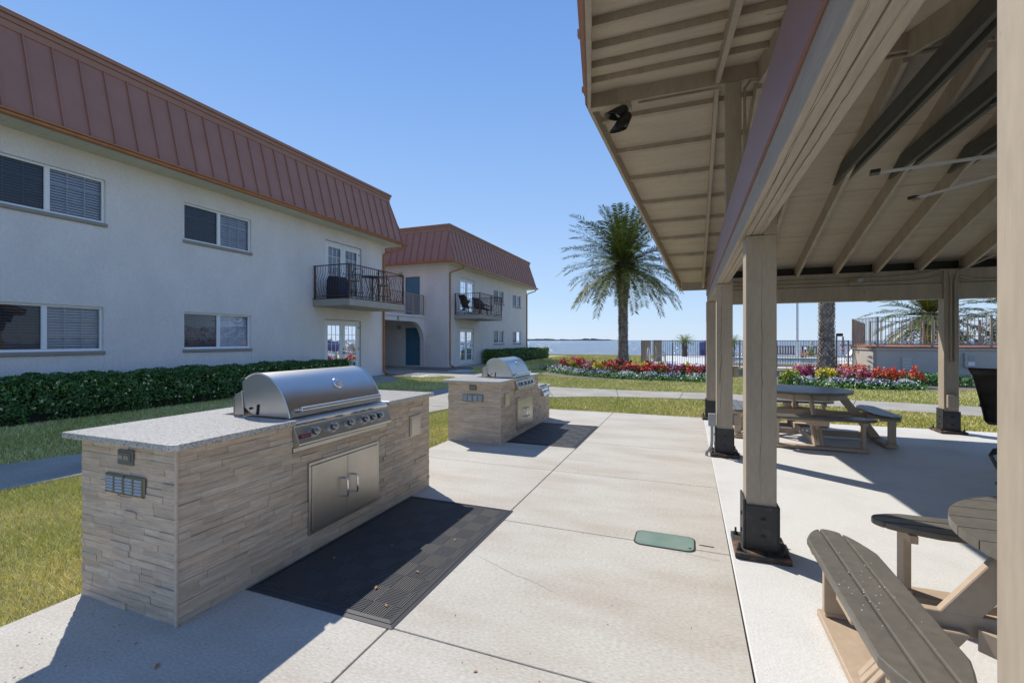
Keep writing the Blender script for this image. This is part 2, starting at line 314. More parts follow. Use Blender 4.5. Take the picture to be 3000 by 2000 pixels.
far=[(16,11.4),(8,12.95),(6.18,13.4),(3.65,13.8),(.43,14.15),(-1.1,14.02),(-3.0,14.05),(-4.2,14.15),(-5.0,14.7),(-6.6,16.2),(-7.8,18.2),(-9.8,19.2),(-12.0,19.6),(-13.86,19.7),(-13.86,17.1),(-12.2,17.0),(-10.3,16.95),(-9.05,16.6),(-7.9,15.4),(-7.15,13.6),(-7.1,12.0),(-7.2,10),(-7.4,6.4),(-7.55,3.6),(-7.85,2.6),(-8.3,.3),(-9,-6)]
path_poly=near+far
ST(sheet(path_poly,-.1,-.006).build('footpath',M_path,bevel=.006))
jt=MB()
for a,c in [((-7.52,3.72),(-5.86,3.45)),((-7.12,9.2),(-4.85,9.05)),((-3.35,11.62),(-4.25,14.1)),((-1.75,12.3),(-2.05,14.02)),((-.98+.75,12.52),(-.15,14.12)),((3.4,12.25),(3.9,13.75)),((-10.3,16.97),(-9.9,19.15)),((-12.2,17.02),(-12.2,19.6))]:
    jt.beam((*a,-.0045),(*c,-.0045),.012,.002)
ST(jt.build('footpath_joints',M_letter))
ST(sheet([(-12.4,12.6),(-12.4,15.75),(-11.6,15.8),(-10.75,15.2),(-10.1,14.2),(-10.3,12.6)],-.1,0).build('door_patio',M_path,bevel=.006))
ST(sheet([(-12.36,23.2),(-12.36,26.2),(-11.3,26.3),(-11.0,23.9),(-11.4,23.0)],-.1,0).build('door_patio',M_path,bevel=.006))
mulch_polys=[[(-12.4,15.85),(-12.4,16.95),(-10.35,16.9),(-10.3,16.2),(-11.2,15.75)],[(-13.8,19.75),(-13.8,22.08),(-12.4,22.08),(-12.36,23),(-11.3,23.0),(-10,20.3),(-9.7,19.3),(-11.9,19.75)],
 [(-6.35,20.2),(-6.0,19.0),(-4.6,18.1),(-2.2,17.6),(.6,17.65),(.9,18.6),(1.0,28.4),(-2.6,28.9),(-4.8,28.8),(-4.9,26.5),(-6.3,22.5)],
 [(3.0,28.3),(2.9,18.2),(3.6,17.5),(5.1,16.85),(7.2,17.2),(9.5,18.9),(16,19.5),(16,25.5),(7.9,25.5),(7.6,28)]]
for k,p in enumerate(mulch_polys): ST(sheet(p,-.06,-.012).build('mulch_bed',M_mulch))
g=np.random.default_rng(3)
def pebbles(name,pts,s0,s1,m,z=0):
    V=[];F=[];C=[]
    for i,(x,y) in enumerate(pts):
        s=g.uniform(s0,s1); a=g.uniform(0,6.28); o=len(V)
        for k in range(5):
            V.append((x+s*math.cos(a+k*1.257)*g.uniform(.7,1.1),y+s*math.sin(a+k*1.257)*g.uniform(.7,1.1),z))
        V.append((x,y,z+s*.7)); c=g.uniform(.6,1.1)
        for k in range(5): F.append((o+k,o+(k+1)%5,o+5)); C.append((c,c,c))
    return npmesh(name,np.array(V),np.array(F),m,colors=np.array(C))
def scatter(poly,n):
    P=np.array(poly); q=np.c_[g.uniform(P[:,0].min(),P[:,0].max(),n),g.uniform(P[:,1].min(),P[:,1].max(),n)]; return q[inpoly(q,poly)]
ST(pebbles('white_gravel',np.r_[scatter([(-11.2,16.35),(-10.35,16.9),(-9.6,16.6),(-10.2,15.9)],900),scatter([(-10.9,19.4),(-9.75,19.3),(-9.9,20.6),(-10.8,20.7)],1000)],.015,.045,M_gravel,-.01),'stuff')
# pool deck, pool and bay
ST(sheet([(-2.7,28.7),(.9,28.45),(7.7,27.75),(30,27.5),(30,46.5),(-2.9,46.6)],-.08,.0).build('pool_deck',M_slab,bevel=.01))
b=MB(); b.box(2.2,8.4,29.9,30.15,0,.2).box(2.2,9.5,37.2,37.7,0,.24).box(2.2,2.5,30.15,37.2,0,.2); ST(b.build('pool_rim',M_poolwall,bevel=.02))
ST(MB().box(2.5,8.4,30.15,37.2,0,.12).build('pool_water',M_pool))
sw=MB().box(-60,-2.7,45.6,46.2,-1.5,.06).box(-2.9,40,46.55,47.0,-1.5,.08); tag(sw.build('seawall',M_rock,bevel=.03),'low tan concrete seawall where the lawn meets the bay','seawall')
ST(MB().quad((-9000,46,-.75),(9000,46,-.75),(9000,14000,-.75),(-9000,14000,-.75)).build('bay_water',M_water))
# far tree-lined shore, about two and a half kilometres off
V=[];F=[]; xs=np.linspace(-1500,-340,800); h=4+2*np.sin(xs*.012)+g.uniform(-1.6,2.0,800)+4*(g.random(800)>.96); h*=np.clip((-340-xs)/130,.25,1)
b=MB(); 
for i in range(799):
    x0,x1=float(xs[i]),float(xs[i+1]); b.add([(x0,2400,-.8),(x1,2400,-.8),(x1,2400,float(h[i+1])*1.15),(x0,2400,float(h[i])*1.15),(x0,2520,-.8),(x1,2520,-.8),(x1,2520,float(h[i+1])),(x0,2520,float(h[i]))],[(0,1,2,3),(3,2,6,7),(5,4,7,6)])
ST(b.build('far_shore',M_farland))
ST(MB().box(-1520,-325,2375,2399,-.8,1.3).build('far_beach',M_sand))
# rocks in the water past the hedge
for i,(x,y,s,l) in enumerate([(-14.2,52,.5,'dark rock breaking the bay surface beside the far hedge, nearest the hedge'),(-13.0,53,.35,'small dark rock breaking the bay surface, farthest from the hedge')]):
    bm=bmesh.new(); bmesh.ops.create_icosphere(bm,subdivisions=2,radius=1)
    for v in bm.verts: v.co=Vector((v.co.x*s*2.2,v.co.y*s,v.co.z*s*.55))*(1+rnd.uniform(-.2,.2))+Vector((x,y,-.6))
    me=bpy.data.meshes.new('shore_rock'); bm.to_mesh(me); bm.free(); me.materials.append(M_mulch); o=bpy.data.objects.new('shore_rock',me); COL.objects.link(o); tag(o,l,'rock','rocks off the seawall')
# ================================================================ GRASS BLADES
paved=[[(-3.36,-3),(.272,-3),(.272,9.56),(-3.36,9.56)],slab_poly,path_poly,[(-12.4,12.6),(-12.4,15.75),(-11.6,15.8),(-10.75,15.2),(-10.1,14.2),(-10.3,12.6)],[(-12.36,23.2),(-12.36,26.2),(-11.3,26.3),(-11.0,23.9),(-11.4,23.0)]]+mulch_polys+[[(-13,-10),(-11.25,-10),(-11.25,12.9),(-13,12.9)]]
def grass(regions):
    Vs=[];Fs=[];Cs=[];off=0
    for (x0,x1,y0,y1,dens,h,wd) in regions:
        n=int((x1-x0)*(y1-y0)*dens); q=np.c_[g.uniform(x0,x1,n),g.uniform(y0,y1,n)]
        for p in paved: q=q[~inpoly(q,p)]
        q=q+g.normal(0,.014,q.shape); n=len(q); a=g.uniform(0,2*np.pi,n); H=h*g.uniform(.5,1.25,n); W=wd*g.uniform(.6,1.3,n); ln=H*g.uniform(.1,1.0,n); la=g.uniform(0,2*np.pi,n)
        z0=np.full(n,LAWN_Z-.004)
        base=np.c_[q,z0]; d=np.c_[np.cos(a)*W,np.sin(a)*W,np.zeros(n)]; tip=np.c_[q[:,0]+np.cos(la)*ln,q[:,1]+np.sin(la)*ln,z0+H]
        V=np.empty((n,3,3)); V[:,0]=base-d; V[:,1]=base+d; V[:,2]=tip
        Vs.append(V.reshape(-1,3)); Fs.append(np.arange(n*3).reshape(-1,3)+off); off+=n*3
        # dry patches from a smooth pattern of position
        pt=np.sin(q[:,0]*1.7+np.sin(q[:,1]*1.3)*1.5)*np.cos(q[:,1]*1.1+np.cos(q[:,0]*.9)*2)
        dry=np.clip(.50+.22*pt+g.normal(0,.28,n),0,1)[:,None]
        c=np.array([.42,.47,.085])*(1-dry)+np.array([.92,.80,.40])*dry; c*=g.uniform(.6,1.25,(n,1)); Cs.append(c)
    return npmesh('lawn_grass',np.vstack(Vs),np.vstack(Fs),M_grass,colors=np.vstack(Cs))
o=grass([(-6.7,-3.2,.2,4.2,9000,.05,.0035),(-6.6,-2.9,4.2,10.2,3800,.05,.0045),(-11.3,-7.2,2,8,1900,.055,.007),(-11.3,-7.0,8,17,1300,.06,.009),(-4.2,9,9.5,12.8,1900,.055,.007),(-7.5,9,13.2,20.5,900,.06,.01),(-11,-4,17,30,420,.07,.015),(-11,-2.5,30,45.5,150,.09,.03)])
tag(o,'short patchy green and straw-coloured turf over the lawns','grass',kind='stuff')
# ================================================================ APARTMENT BUILDINGS
def wall_x(b,X,y0,y1,z0,z1,ops,depth=.12,s=1):
    """wall face at X seen from +X with recessed openings (ya,yb,za,zb)"""
    ys=sorted({y0,y1}|{v for o in ops for v in o[:2]}); zs=sorted({z0,z1}|{v for o in ops for v in o[2:]})
    for i in range(len(ys)-1):
        for j in range(len(zs)-1):
            cy,cz=(ys[i]+ys[i+1])/2,(zs[j]+zs[j+1])/2
            if any(o[0]<cy<o[1] and o[2]<cz<o[3] for o in ops): continue
            b.quad((X,ys[i],zs[j]),(X,ys[i+1],zs[j]),(X,ys[i+1],zs[j+1]),(X,ys[i],zs[j+1]))
    for a,c,d,e in ops:
        x=X-s*(depth+.06); b.quad((X,a,d),(x,a,d),(x,a,e),(X,a,e)).quad((X,c,d),(x,c,d),(x,c,e),(X,c,e)).quad((X,a,d),(X,c,d),(x,c,d),(x,a,d)).quad((X,a,e),(X,c,e),(x,c,e),(x,a,e))
def slider(par,X,a,c,z0,z1):
    """two-sash sliding window in the opening; recessed"""
    x=X-.105; f=MB(); t=.05
    f.box(x,x+.055,a,c,z1-t,z1).box(x,x+.055,a,c,z0,z0+t).box(x,x+.055,a,a+t,z0+t,z1-t).box(x,x+.055,c-t,c,z0+t,z1-t)
    m=(a+c)/2; f.box(x+.002,x+.062,m-.045,m+.045,z0+t,z1-t)
    W=f.build('window',M_white,par,bevel=.004)
    MB().quad((x+.022,a+t,z0+t),(x+.022,m-.04,z0+t),(x+.022,m-.04,z1-t),(x+.022,a+t,z1-t)).build('screened_pane',M_screen,W)
    MB().quad((x+.022,m+.04,z0+t),(x+.022,c-t,z0+t),(x+.022,c-t,z1-t),(x+.022,m+.04,z1-t)).build('pane',M_glass,W)
    g_=MB()
    for p0,p1 in ((a+t,m-.045),(m+.045,c-t)):
        for k in (1,2): y=p0+(p1-p0)*k/3; g_.box(x+.006,x+.014,y-.008,y+.008,z0+t,z1-t)
        for k in (1,2): z=z0+(z1-z0)*k/3; g_.box(x+.006,x+.0135,p0,p1,z-.008,z+.008)
    g_.build('muntins',M_muntin,W)
    bl=MB(); z=z0+.04
    while z<z1-.03:
        bl.quad((x-.035,a+.03,z),(x-.035,c-.03,z),(x-.06,c-.03,z+.046),(x-.06,a+.03,z+.046)); z+=.058
    bl.build('blinds',M_blind,W); MB().box(x-.09,x-.075,a-.02,c+.02,z0-.02,z1+.02).build('unlit_room_panel',M_room,W)  # thin near-black panel, painted darkness of the unlit room behind the blinds
    MB().box(X-.10,X+.045,a-.02,c+.025,z0-.085,z0-.003).build('sill',M_sill,par,bevel=.012)
def french(par,X,a,c,z0,z1,label=None):
    x=X-.10; f=MB(); f.box(x,x+.06,a,a+.06,z0,z1).box(x,x+.06,c-.06,c,z0,z1).box(x,x+.06,a+.06,c-.06,z1-.06,z1)
    m=(a+c)/2; D=f.build('french_door',M_door,par,bevel=.004)
    for p0,p1 in ((a+.062,m-.003),(m+.003,c-.062)):
        l=MB(); st=.135; l.box(x+.01,x+.05,p0,p0+st,z0+.02,z1-.062).box(x+.01,x+.05,p1-st,p1,z0+.02,z1-.062).box(x+.01,x+.05,p0+st,p1-st,z0+.02,z0+.27).box(x+.01,x+.05,p0+st,p1-st,z1-.062-.14,z1-.062)
        l.build('door_leaf',M_door,D,bevel=.006)
        q0,q1,u0,u1=p0+st,p1-st,z0+.27,z1-.2
        MB().quad((x+.03,q0,u0),(x+.03,q1,u0),(x+.03,q1,u1),(x+.03,q0,u1)).build('pane',M_glass,D)
        mm=MB()
        for k in (1,2): y=q0+(q1-q0)*k/3; mm.box(x+.015,x+.038,y-.009,y+.009,u0,u1)
        for k in range(1,5): z=u0+(u1-u0)*k/5; mm.box(x+.0155,x+.0375,q0,q1,z-.009,z+.009)
        mm.build('muntins',M_white,D)
        bl=MB(); z=u0
        while z<u1: bl.quad((x-.02,q0-.02,z),(x-.02,q1+.02,z),(x-.035,q1+.02,z+.03),(x-.035,q0-.02,z+.03)); z+=.03
        bl.build('blinds',M_blind,D)
    k=MB(); k.lathe([(.0,0),(.028,0),(.028,.012),(.012,.02),(.012,.045),(.027,.055),(.027,.075),(.0,.085)],(x+.05,m+.05,z0+.95),(1,0,0),12); MB().lathe([(.026,0),(.026,.02),(0,.022)],(x+.05,m+.05,z0+1.1),(1,0,0),12).build('deadbolt',M_bolt,D)
    k.build('door_knob',M_bolt,D,smooth=True)
    for z in (z0+.25,z0+1.05,z1-.3): MB().box(x+.055,x+.068,c-.075,c-.05,z,z+.09).build('hinge',M_bolt,D)
def belly(t,bul=.14):   # bow profile of a balcony baluster, t from foot to top
    return bul*math.sin(math.pi*min(1,t/.82))**1.3*(1 if t<.82 else 0) - .03*math.sin(math.pi*t)
def balcony(par,X,ya,yb,z0=2.69,z1=2.94,xo=1.62,full=True):
    xf_=X+xo; S=MB().box(X,xf_,ya,yb,z0,z1).build('balcony',M_slabtan,par,bevel=.012)
    MB().box(X+.002,xf_+.015,ya-.015,yb+.015,z1+.001,z1+.02).build('slab_edge_flashing',M_bronze,S)
    H=4.12; i=.05; r=MB()
    corners=[(X,ya+i),(xf_-i,ya+i),(xf_-i,yb-i),(X,yb-i)]
    for p,q in zip(corners[:-1],corners[1:]):
        r.beam((*p,H),(*q,H),.05,.03); r.beam((*p,z1+.10),(*q,z1+.10),.03,.03)
    for (x,y) in corners[1:3]+[(X+.06,ya+i),(X+.06,yb-i),(xf_-i,(ya+yb)/2)]: r.box(x-.025,x+.025,y-.025,y+.025,z1+.02,H+.005)
    r.build('railing_frame',M_bronze,S,bevel=.003)
    bal=MB(); n=14 if full else 9
    def one(x,y,dx,dy):
        pts=[]
        for k in range(n+1):
            t=k/n; o=belly(t); pts.append((x+dx*o,y+dy*o,z1+.10+(H-z1-.12)*t))
        bal.tube(pts,.008 if full else .009,5,caps=False)
    k=int((xf_-X-.1)/.115)
    for j in range(1,k): x=X+.06+(xf_-X-.11)*j/k; one(x,ya+i,0,-1); one(x,yb-i,0,1)
    k=int((yb-ya)/.115)
    for j in range(1,k): one(xf_-i,ya+i+(yb-ya-2*i)*j/k,1,0)
    bal.build('balusters',M_bronze,S,smooth=True)
def mansard(par,x1,ya,yb,x0,yopen=None):
    """building footprint x0..x1, ya..yb; eave 0.65 out, mansard, cap"""
    e=.64; gx,g0,g1=x1+e,ya-e,yb+e; tx,t0,t1=x1+.16,ya-.16,yb+.16; zb,zt=5.74,7.52
    bx=x0-e; ttx=x0-.16
    lo=[(gx,g0),(gx,g1),(bx,g1),(bx,g0)]; hi=[(tx,t0),(tx,t1),(ttx,t1),(ttx,t0)]
    r=MB()
    for k in range(4):
        a,c=lo[k],lo[(k+1)%4]; d,f=hi[(k+1)%4],hi[k]; r.quad((*a,zb),(*c,zb),(*d,zt),(*f,zt))
    r.quad(*[(*p,zt+.12) for p in hi])
    s=r
    def rib(a,c,nrm): s.beam(a,c,.026,.075,nrm)
    nr=Vector((zt-zb,0,gx-tx)).normalized()
    y=ya-.36
    while y<yb+.45:
        zz0=zb; top=(tx,y,zt); 
        if y<t0 or y>t1:
            f=((y-g0)/(t0-g0)) if y<t0 else ((g1-y)/(g1-t1)); top=(gx+(tx-gx)*f,y,zb+(zt-zb)*f)
        rib((gx,y,zb),top,tuple(nr)); y+=.447
    nf=Vector((0,-(zt-zb),t0-g0)).normalized(); x=x1-.35+.5
    while x>x0:
        top=(x,t0,zt)
        if x>tx: f=(gx-x)/(gx-tx); top=(x,g0+(t0-g0)*f,zb+(zt-zb)*f)
        rib((x,g0,zb),top,tuple(nf)); x-=.447
    for a,c in zip(lo,hi): s.beam((*a,zb),(*c,zt),.05,.03,(0,0,1))
    RO=r.build('mansard_roof',M_roof,par)
    c=MB()
    def ring(off,z0,z1):
        X1,Y0,Y1,X0=tx+off,t0-off,t1+off,ttx-off; th=.3
        c.box(X1-th,X1,Y0,Y1,z0,z1).box(X0,X0+th,Y0,Y1,z0,z1).box(X0+th,X1-th,Y0,Y0+th,z0,z1).box(X0+th,X1-th,Y1-th,Y1,z0,z1)
    ring(.02,zt-.01,zt+.14); ring(.045,zt+.141,zt+.245); ring(.08,zt+.246,zt+.34)
    c.build('roof_cap',M_roofcap,RO,bevel=.006)
    gt=MB(); 
    def gut(a0,a1,prof):
        gt.add([],[])
    P=[(.0,0),(.085,.0),(.10,.02),(.10,.06),(.125,.08),(.125,.115),(.0,.115)]
    Q=[(gx,g0),(gx,g1),(bx,g1),(bx,g0)]; n=[(1,-1),(1,1),(-1,1),(-1,-1)]
    m_=len(P); vs=[(q[0]+s_[0]*p[0],q[1]+s_[1]*p[0],5.655+p[1]) for q,s_ in zip(Q,n) for p in P]
    fs=[(k*m_+j,((k+1)%4)*m_+j,((k+1)%4)*m_+(j+1)%m_,k*m_+(j+1)%m_) for k in range(4) for j in range(m_)]
    gt.add(vs,fs); gt.build('gutter',M_copper,par)
    sf=MB()
    for (a0,a1,c0,c1) in ((x1,gx,g0,g1),(x0,x1,g0,ya),(x0,x1,yb,g1)):
        if a1-a0<1:
            y=c0
            while y<c1-.01: y2=min(y+.30,c1); sf.box(a0,a1,y+.004,y2-.004,5.66,5.675); y=y2
        else:
            x=a0
            while x<a1-.01: x2=min(x+.30,a1); sf.box(x+.004,x2-.004,c0,c1,5.66,5.675); x=x2
    sf.box(x0,gx,g0,g1,5.68,5.70); sf.build('soffit',M_soffit,par)
def downspout(par,x,y,ytop,wy,yd=1):
    d=MB(); X=x+.05; r=.042
    pts=[(X+.60,ytop,5.66),(X+.60,ytop,5.58),(X+.55,ytop-.02*yd,5.50),(X+.10,wy,5.28),(X,wy,5.20),(X,wy,5.05),(X,wy,.22),(X+.02,wy,.12),(X+.12,wy,.05),(X+.22,wy,.03)]
    d.tube(pts,r,8); return d.build('downspout',M_copper,par,smooth=True)
# --- near building
B1=thing('apartment_building','long two-storey white stucco building with a red-brown mansard roof, nearest on the left','building',(-12.42,16.5,0))
X1=-12.42; e0=.003
ops=[(4.33,6.33,4.155,5.145),(4.28,6.29,1.26,2.25),(8.055,10.04,4.155,5.145),(8.05,10.035,1.26,2.25),(13.08,15.05,2.96,5.2),(13.05,15.02,.06,2.27),(.3,2.2,4.155,5.145),(.3,2.2,1.26,2.25)]
b=MB(); wall_x(b,X1,-14,16.5,-.1,5.66,ops); b.quad((X1,16.5,-.1),(X1-14,16.5,-.1),(X1-14,16.5,5.66),(X1,16.5,5.66)); b.quad((X1,-14,-.1),(X1-14,-14,-.1),(X1-14,-14,5.66),(X1,-14,5.66)); b.quad((X1-14,-14,-.1),(X1-14,16.5,-.1),(X1-14,16.5,5.66),(X1-14,-14,5.66))
b.build('wall',M_stucco,B1)
for a,c,d,f in ops:
    if f-d<1.5: slider(B1,X1,a,c,d,f)
    else: french(B1,X1,a,c-.04,d,f-.02)
balcony(B1,X1,12.47,15.72); mansard(B1,X1,-14,16.5,X1-14); downspout(B1,X1,16.5,17.0,16.44)
MB().box(X1-.04,X1+.006,16.502,16.56,0,5.6).build('corner_board',M_white,B1)
# recessed stucco panels under the lower windows
pb=MB()
for a,c in ((4.28,6.29),(8.05,10.035)): pb.box(X1-.01,X1+.012,c+.01,c+.05,-.05,1.17)
pb.build('wall_pilaster',M_stucco,B1)
# --- far building
B2=thing('apartment_building','two-storey white stucco building with a copper-brown mansard roof, farther away by the water','building',(-12.38,22.1,0))
X2=-12.38
ops=[(23.5,25.47,2.96,5.15),(23.48,25.36,.06,2.2),(28.43,30.27,4.05,4.97),(32.0,33.83,4.05,4.97),(28.43,30.27,1.27,2.17),(32.0,33.83,1.27,2.17)]
b=MB(); wall_x(b,X2,22.1,35.2,-.1,5.66,ops)
# end wall facing the near building, with two blue doors
ex=[(-15.16,-14.18,.06,2.2),(-15.16,-14.18,2.96,5.1)]
xs=[X2-14,-15.16,-14.18,X2]; zs=[-.1,.06,2.2,2.96,5.1,5.66]
for i in range(3):
    for j in range(5):
        cx,cz=(xs[i]+xs[i+1])/2,(zs[j]+zs[j+1])/2
        if any(o[0]<cx<o[1] and o[2]<cz<o[3] for o in ex): continue
        b.quad((xs[i],22.1,zs[j]),(xs[i+1],22.1,zs[j]),(xs[i+1],22.1,zs[j+1]),(xs[i],22.1,zs[j+1]))
for a,c,d,f in ex: b.quad((a,22.1,d),(a,22.2,d),(a,22.2,f),(a,22.1,f)).quad((c,22.1,d),(c,22.2,d),(c,22.2,f),(c,22.1,f)).quad((a,22.1,f),(c,22.1,f),(c,22.2,f),(a,22.2,f)).quad((a,22.1,d),(c,22.1,d),(c,22.2,d),(a,22.2,d))
b.quad((X2,35.2,-.1),(X2-14,35.2,-.1),(X2-14,35.2,5.66),(X2,35.2,5.66)); b.build('wall',M_stucco,B2)
for a,c,d,f in ops:
    if f-d<1.5: slider(B2,X2,a,c,d,f)
    else: french(B2,X2,a,c-.04,d,f-.02)
balcony(B2,X2,22.82,26.05,full=False); mansard(B2,X2,22.1,35.2,X2-14); downspout(B2,X2,22.1,22.75,22.28); downspout(B2,X2,35.1,35.6,35.12)
for a,c,d,f in ex:
    D=MB(); y=22.17; D.box(a,a+.05,y-.03,y+.03,d,f).box(c-.05,c,y-.03,y+.03,d,f).box(a+.05,c-.05,y-.03,y+.03,f-.05,f); DD=D.build('blue_door',M_blue,B2,bevel=.004)
    L=MB().box(a+.05,c-.05,y-.015,y+.02,d+.01,f-.05)
    w_=(c-a-.1); 
    for (z0,z1) in ((.12,.85),(1.0,1.55),(1.65,1.95)):
        for k in (0,1):
            p=a+.05+w_*(.12+.44*k); L.box(p,p+w_*.32,y-.024,y-.0155,d+z0,d+z1)
    L.build('door_leaf',M_blue,DD,bevel=.008)
    MB().lathe([(0,0),(.03,0),(.03,.02),(.012,.03),(.03,.05),(.03,.07),(0,.08)],(c-.14,y-.02,d+.95),(0,-1,0),10).build('door_knob',M_bolt,DD,smooth=True)
# --- arched breezeway joining the two buildings
BW=thing('breezeway','white arched breezeway with an upper walkway joining the two buildings','breezeway',(-13.85,19.3,0))
arch=[(16.52,-.05),(16.9,-.05),(16.9,1.2)]+[(16.9+1.15*(1-math.cos(t)),1.2+1.3*math.sin(t)) for t in np.linspace(.15,math.pi/2,8)]+[(22.07-1.15*(1-math.cos(t)),1.2+1.3*math.sin(t)) for t in np.linspace(math.pi/2,.15,10)]+[(22.07,1.2),(22.07,-.05),(22.098,-.05),(22.098,2.74),(16.52,2.74)]
MB().prism([(float(p),float(q)) for p,q in arch],lambda p,q,t:(t,p,q),-14.13,-13.85).build('arch_wall',M_stucco,BW)
MB().box(-17.6,-13.78,16.52,22.09,2.742,2.86).build('walkway_slab',M_stucco,BW,bevel=.01)
MB().box(-17.9,-17.7,16.52,22.09,-.05,5.6).build('back_wall',M_stucco,BW)
MB().box(-17.7,-13.87,16.52,22.09,-.06,.0).build('floor',M_path,BW)
r=MB(); xr=-13.9
for z in (2.98,3.98): r.box(xr-.02,xr+.02,16.55,22.05,z,z+.04)
for y in np.arange(16.6,22.1,.11): r.box(xr-.009,xr+.009,y-.009,y+.009,3.02,3.98)
for y in (16.6,18.8,21.0,22.03): r.box(xr-.025,xr+.025,y-.025,y+.025,2.86,4.0)
r.build('walkway_railing',M_tanrail,BW)
s=MB()
for k in range(9): s.box(-17.5,-16.0,20.6-.28*(k+1),20.6-.28*k,0,.19*(k+1))
s.build('stairs',M_path,BW)
r=MB(); r.beam((-15.95,20.75,.98),(-15.95,18.2,2.55),.04,.04); r.box(-15.98,-15.92,20.72,20.78,0,1.0)
for k in range(1,18): y=20.75-.15*k; zb=.15+.615*.15*k; r.box(-15.96,-15.94,y-.008,y+.008,zb,zb+.85)
r.beam((-15.95,20.75,.18),(-15.95,18.2,1.75),.03,.03)
r.build('stair_railing',M_tanrail,BW)
text_mesh('unit_letter','X',.30,M_letter,Matrix.Translation((-13.846,19.55,2.615))@Matrix.Rotation(R(90),4,'Z')@Matrix.Rotation(R(90),4,'X'),BW,.006)
def wall_lamp(x,y,z,lab):
    t=thing('wall_lamp',lab,'wall lamp',(x,y,z))
    MB().box(x-.06,x+.06,y-.03,y,z-.1,z+.1).build('back_plate',M_bolt,t,bevel=.01); MB().lathe([(.0,-.13),(.05,-.11),(.075,.02),(.075,.09),(.02,.14),(0,.14)],(x,y-.10,z),(0,0,1),12).build('lamp_shade',M_tanrail,t,smooth=True)
wall_lamp(-15.52,22.095,2.22,'small lantern on the wall under the arch beside the lower blue door'); wall_lamp(-15.42,22.095,5.22,'small lantern on the upper wall above the walkway beside the upper blue door')
tag(MB().box(-15.6,-15.44,22.075,22.097,1.62,1.76).build('unit_plaque',M_white,bevel=.004),'small pale number plaque on the wall left of the lower blue door','plaque')
# ================================================================ VEGETATION
def leaves(C,nrm,size,cols,jit=.9,asp=.42):
    """diamond leaves at centres C with preferred normal nrm"""
    n=len(C); d=g.normal(0,1,(n,3)); d/=np.linalg.norm(d,axis=1)[:,None]; nn=nrm+d*jit; nn/=np.linalg.norm(nn,axis=1)[:,None]
    u=np.cross(nn,g.normal(0,1,(n,3))); u/=np.linalg.norm(u,axis=1)[:,None]; v=np.cross(nn,u)
    L=(size*g.uniform(.6,1.3,n))[:,None]; V=np.empty((n,4,3)); V[:,0]=C-u*L; V[:,1]=C+v*L*asp+u*L*.1; V[:,2]=C+u*L; V[:,3]=C-v*L*asp+u*L*.1
    return V.reshape(-1,3),np.arange(n*4).reshape(-1,4),cols
def hedge(name,lab,x0,x1,y0,y1,h,n,flowers,size=.035,col=(.75,1.0,.7),yellow_end=False):
    T=thing(name,lab,'hedge',((x0+x1)/2,(y0+y1)/2,-.03))
    MB().box(x0+.14,x1-.14,y0+.14,y1-.14,-.05,h-.13).build('inner_shade_box',mat('hedge_inner_shade',(.018,.022,.010),.95,var=.4,vscale=10),T)  # near-black box, painted shade filling the inside of the hedge
    # sample on the five outer faces with a lumpy surface
    A=np.array([(y1-y0)*h,(y1-y0)*(x1-x0),(x1-x0)*h,(x1-x0)*h,(y1-y0)*h*.25]); k=g.choice(5,n,p=A/A.sum())
    u=g.random(n); v=g.random(n); C=np.empty((n,3)); M=np.zeros((n,3))
    s=k==0; C[s]=np.c_[np.full(s.sum(),x1),y0+u[s]*(y1-y0),v[s]*h]; M[s]=(1,0,.35)
    s=k==1; C[s]=np.c_[x0+u[s]*(x1-x0),y0+v[s]*(y1-y0),np.full(s.sum(),h)]; M[s]=(0,0,1)
    s=k==2; C[s]=np.c_[x0+u[s]*(x1-x0),np.full(s.sum(),y0),v[s]*h]; M[s]=(0,-1,.35)
    s=k==3; C[s]=np.c_[x0+u[s]*(x1-x0),np.full(s.sum(),y1),v[s]*h]; M[s]=(0,1,.35)
    s=k==4; C[s]=np.c_[np.full(s.sum(),x0),y0+u[s]*(y1-y0),v[s]*h]; M[s]=(-1,0,.35)
    lump=.02*np.sin(C[:,1]*2.3+C[:,2]*3)+.022*np.sin(C[:,1]*6.1+C[:,0]*5)+.03*np.sin(C[:,1]*13+C[:,2]*9)
    rnd_=np.clip((C[:,2]-h*.75)/(h*.25),0,1)**2*np.where(k==0,.1,0)
    C-=M*(rnd_[:,None]); C+=M*lump[:,None]-M*(g.random(n)**1.6*.16)[:,None]; C[:,2]=np.maximum(C[:,2],0.0)
    under=(C[:,2]<.16)&(k!=1); C[under]-=M[under]*.10
    c=np.array(col)*g.uniform(.45,1.7,(n,1)); new=(g.random(n)<.18)&(C[:,2]>h*.6); c[new]*=np.array([1.5,1.5,1.0])
    if yellow_end: e=np.clip((C[:,1]-(y1-1.2))/1.0,0,1)*g.random(n); c=c*(1-e[:,None])+np.array([5.5,3.6,1.1])*e[:,None]*.8
    V,F,cc=leaves(C,M,size,c); npmesh('foliage',V,F,M_leaf,T,colors=cc)
    if flowers:
        C2=[];
        for i in range(flowers):
            y=y0+(y1-y0)*g.random()**1.25; z=g.uniform(.1,h*.93); p=np.array([x1+.03,y,z]);
            C2+= [p+g.normal(0,.013,3) for _ in range(6)]
        C2=np.array(C2); V,F,cc=leaves(C2,np.tile([1,0,.4],(len(C2),1)),.015,np.tile([.75,.72,.42],(len(C2),1))*g.uniform(.7,1.1,(len(C2),1)),asp=.7); npmesh('blossoms',V,F,M_petal,T,colors=cc)
    return T
hedge('clipped_hedge','long dark green clipped hedge with cream blossoms under the near building windows',-12.2,-11.0,-2.5,12.75,.80,85000,190)
hedge('clipped_hedge','clipped hedge with a yellowing end beside the far building',-12.2,-11.1,26.3,37.3,.86,22000,0,size=.06,col=(1.0,1.15,.75),yellow_end=True)
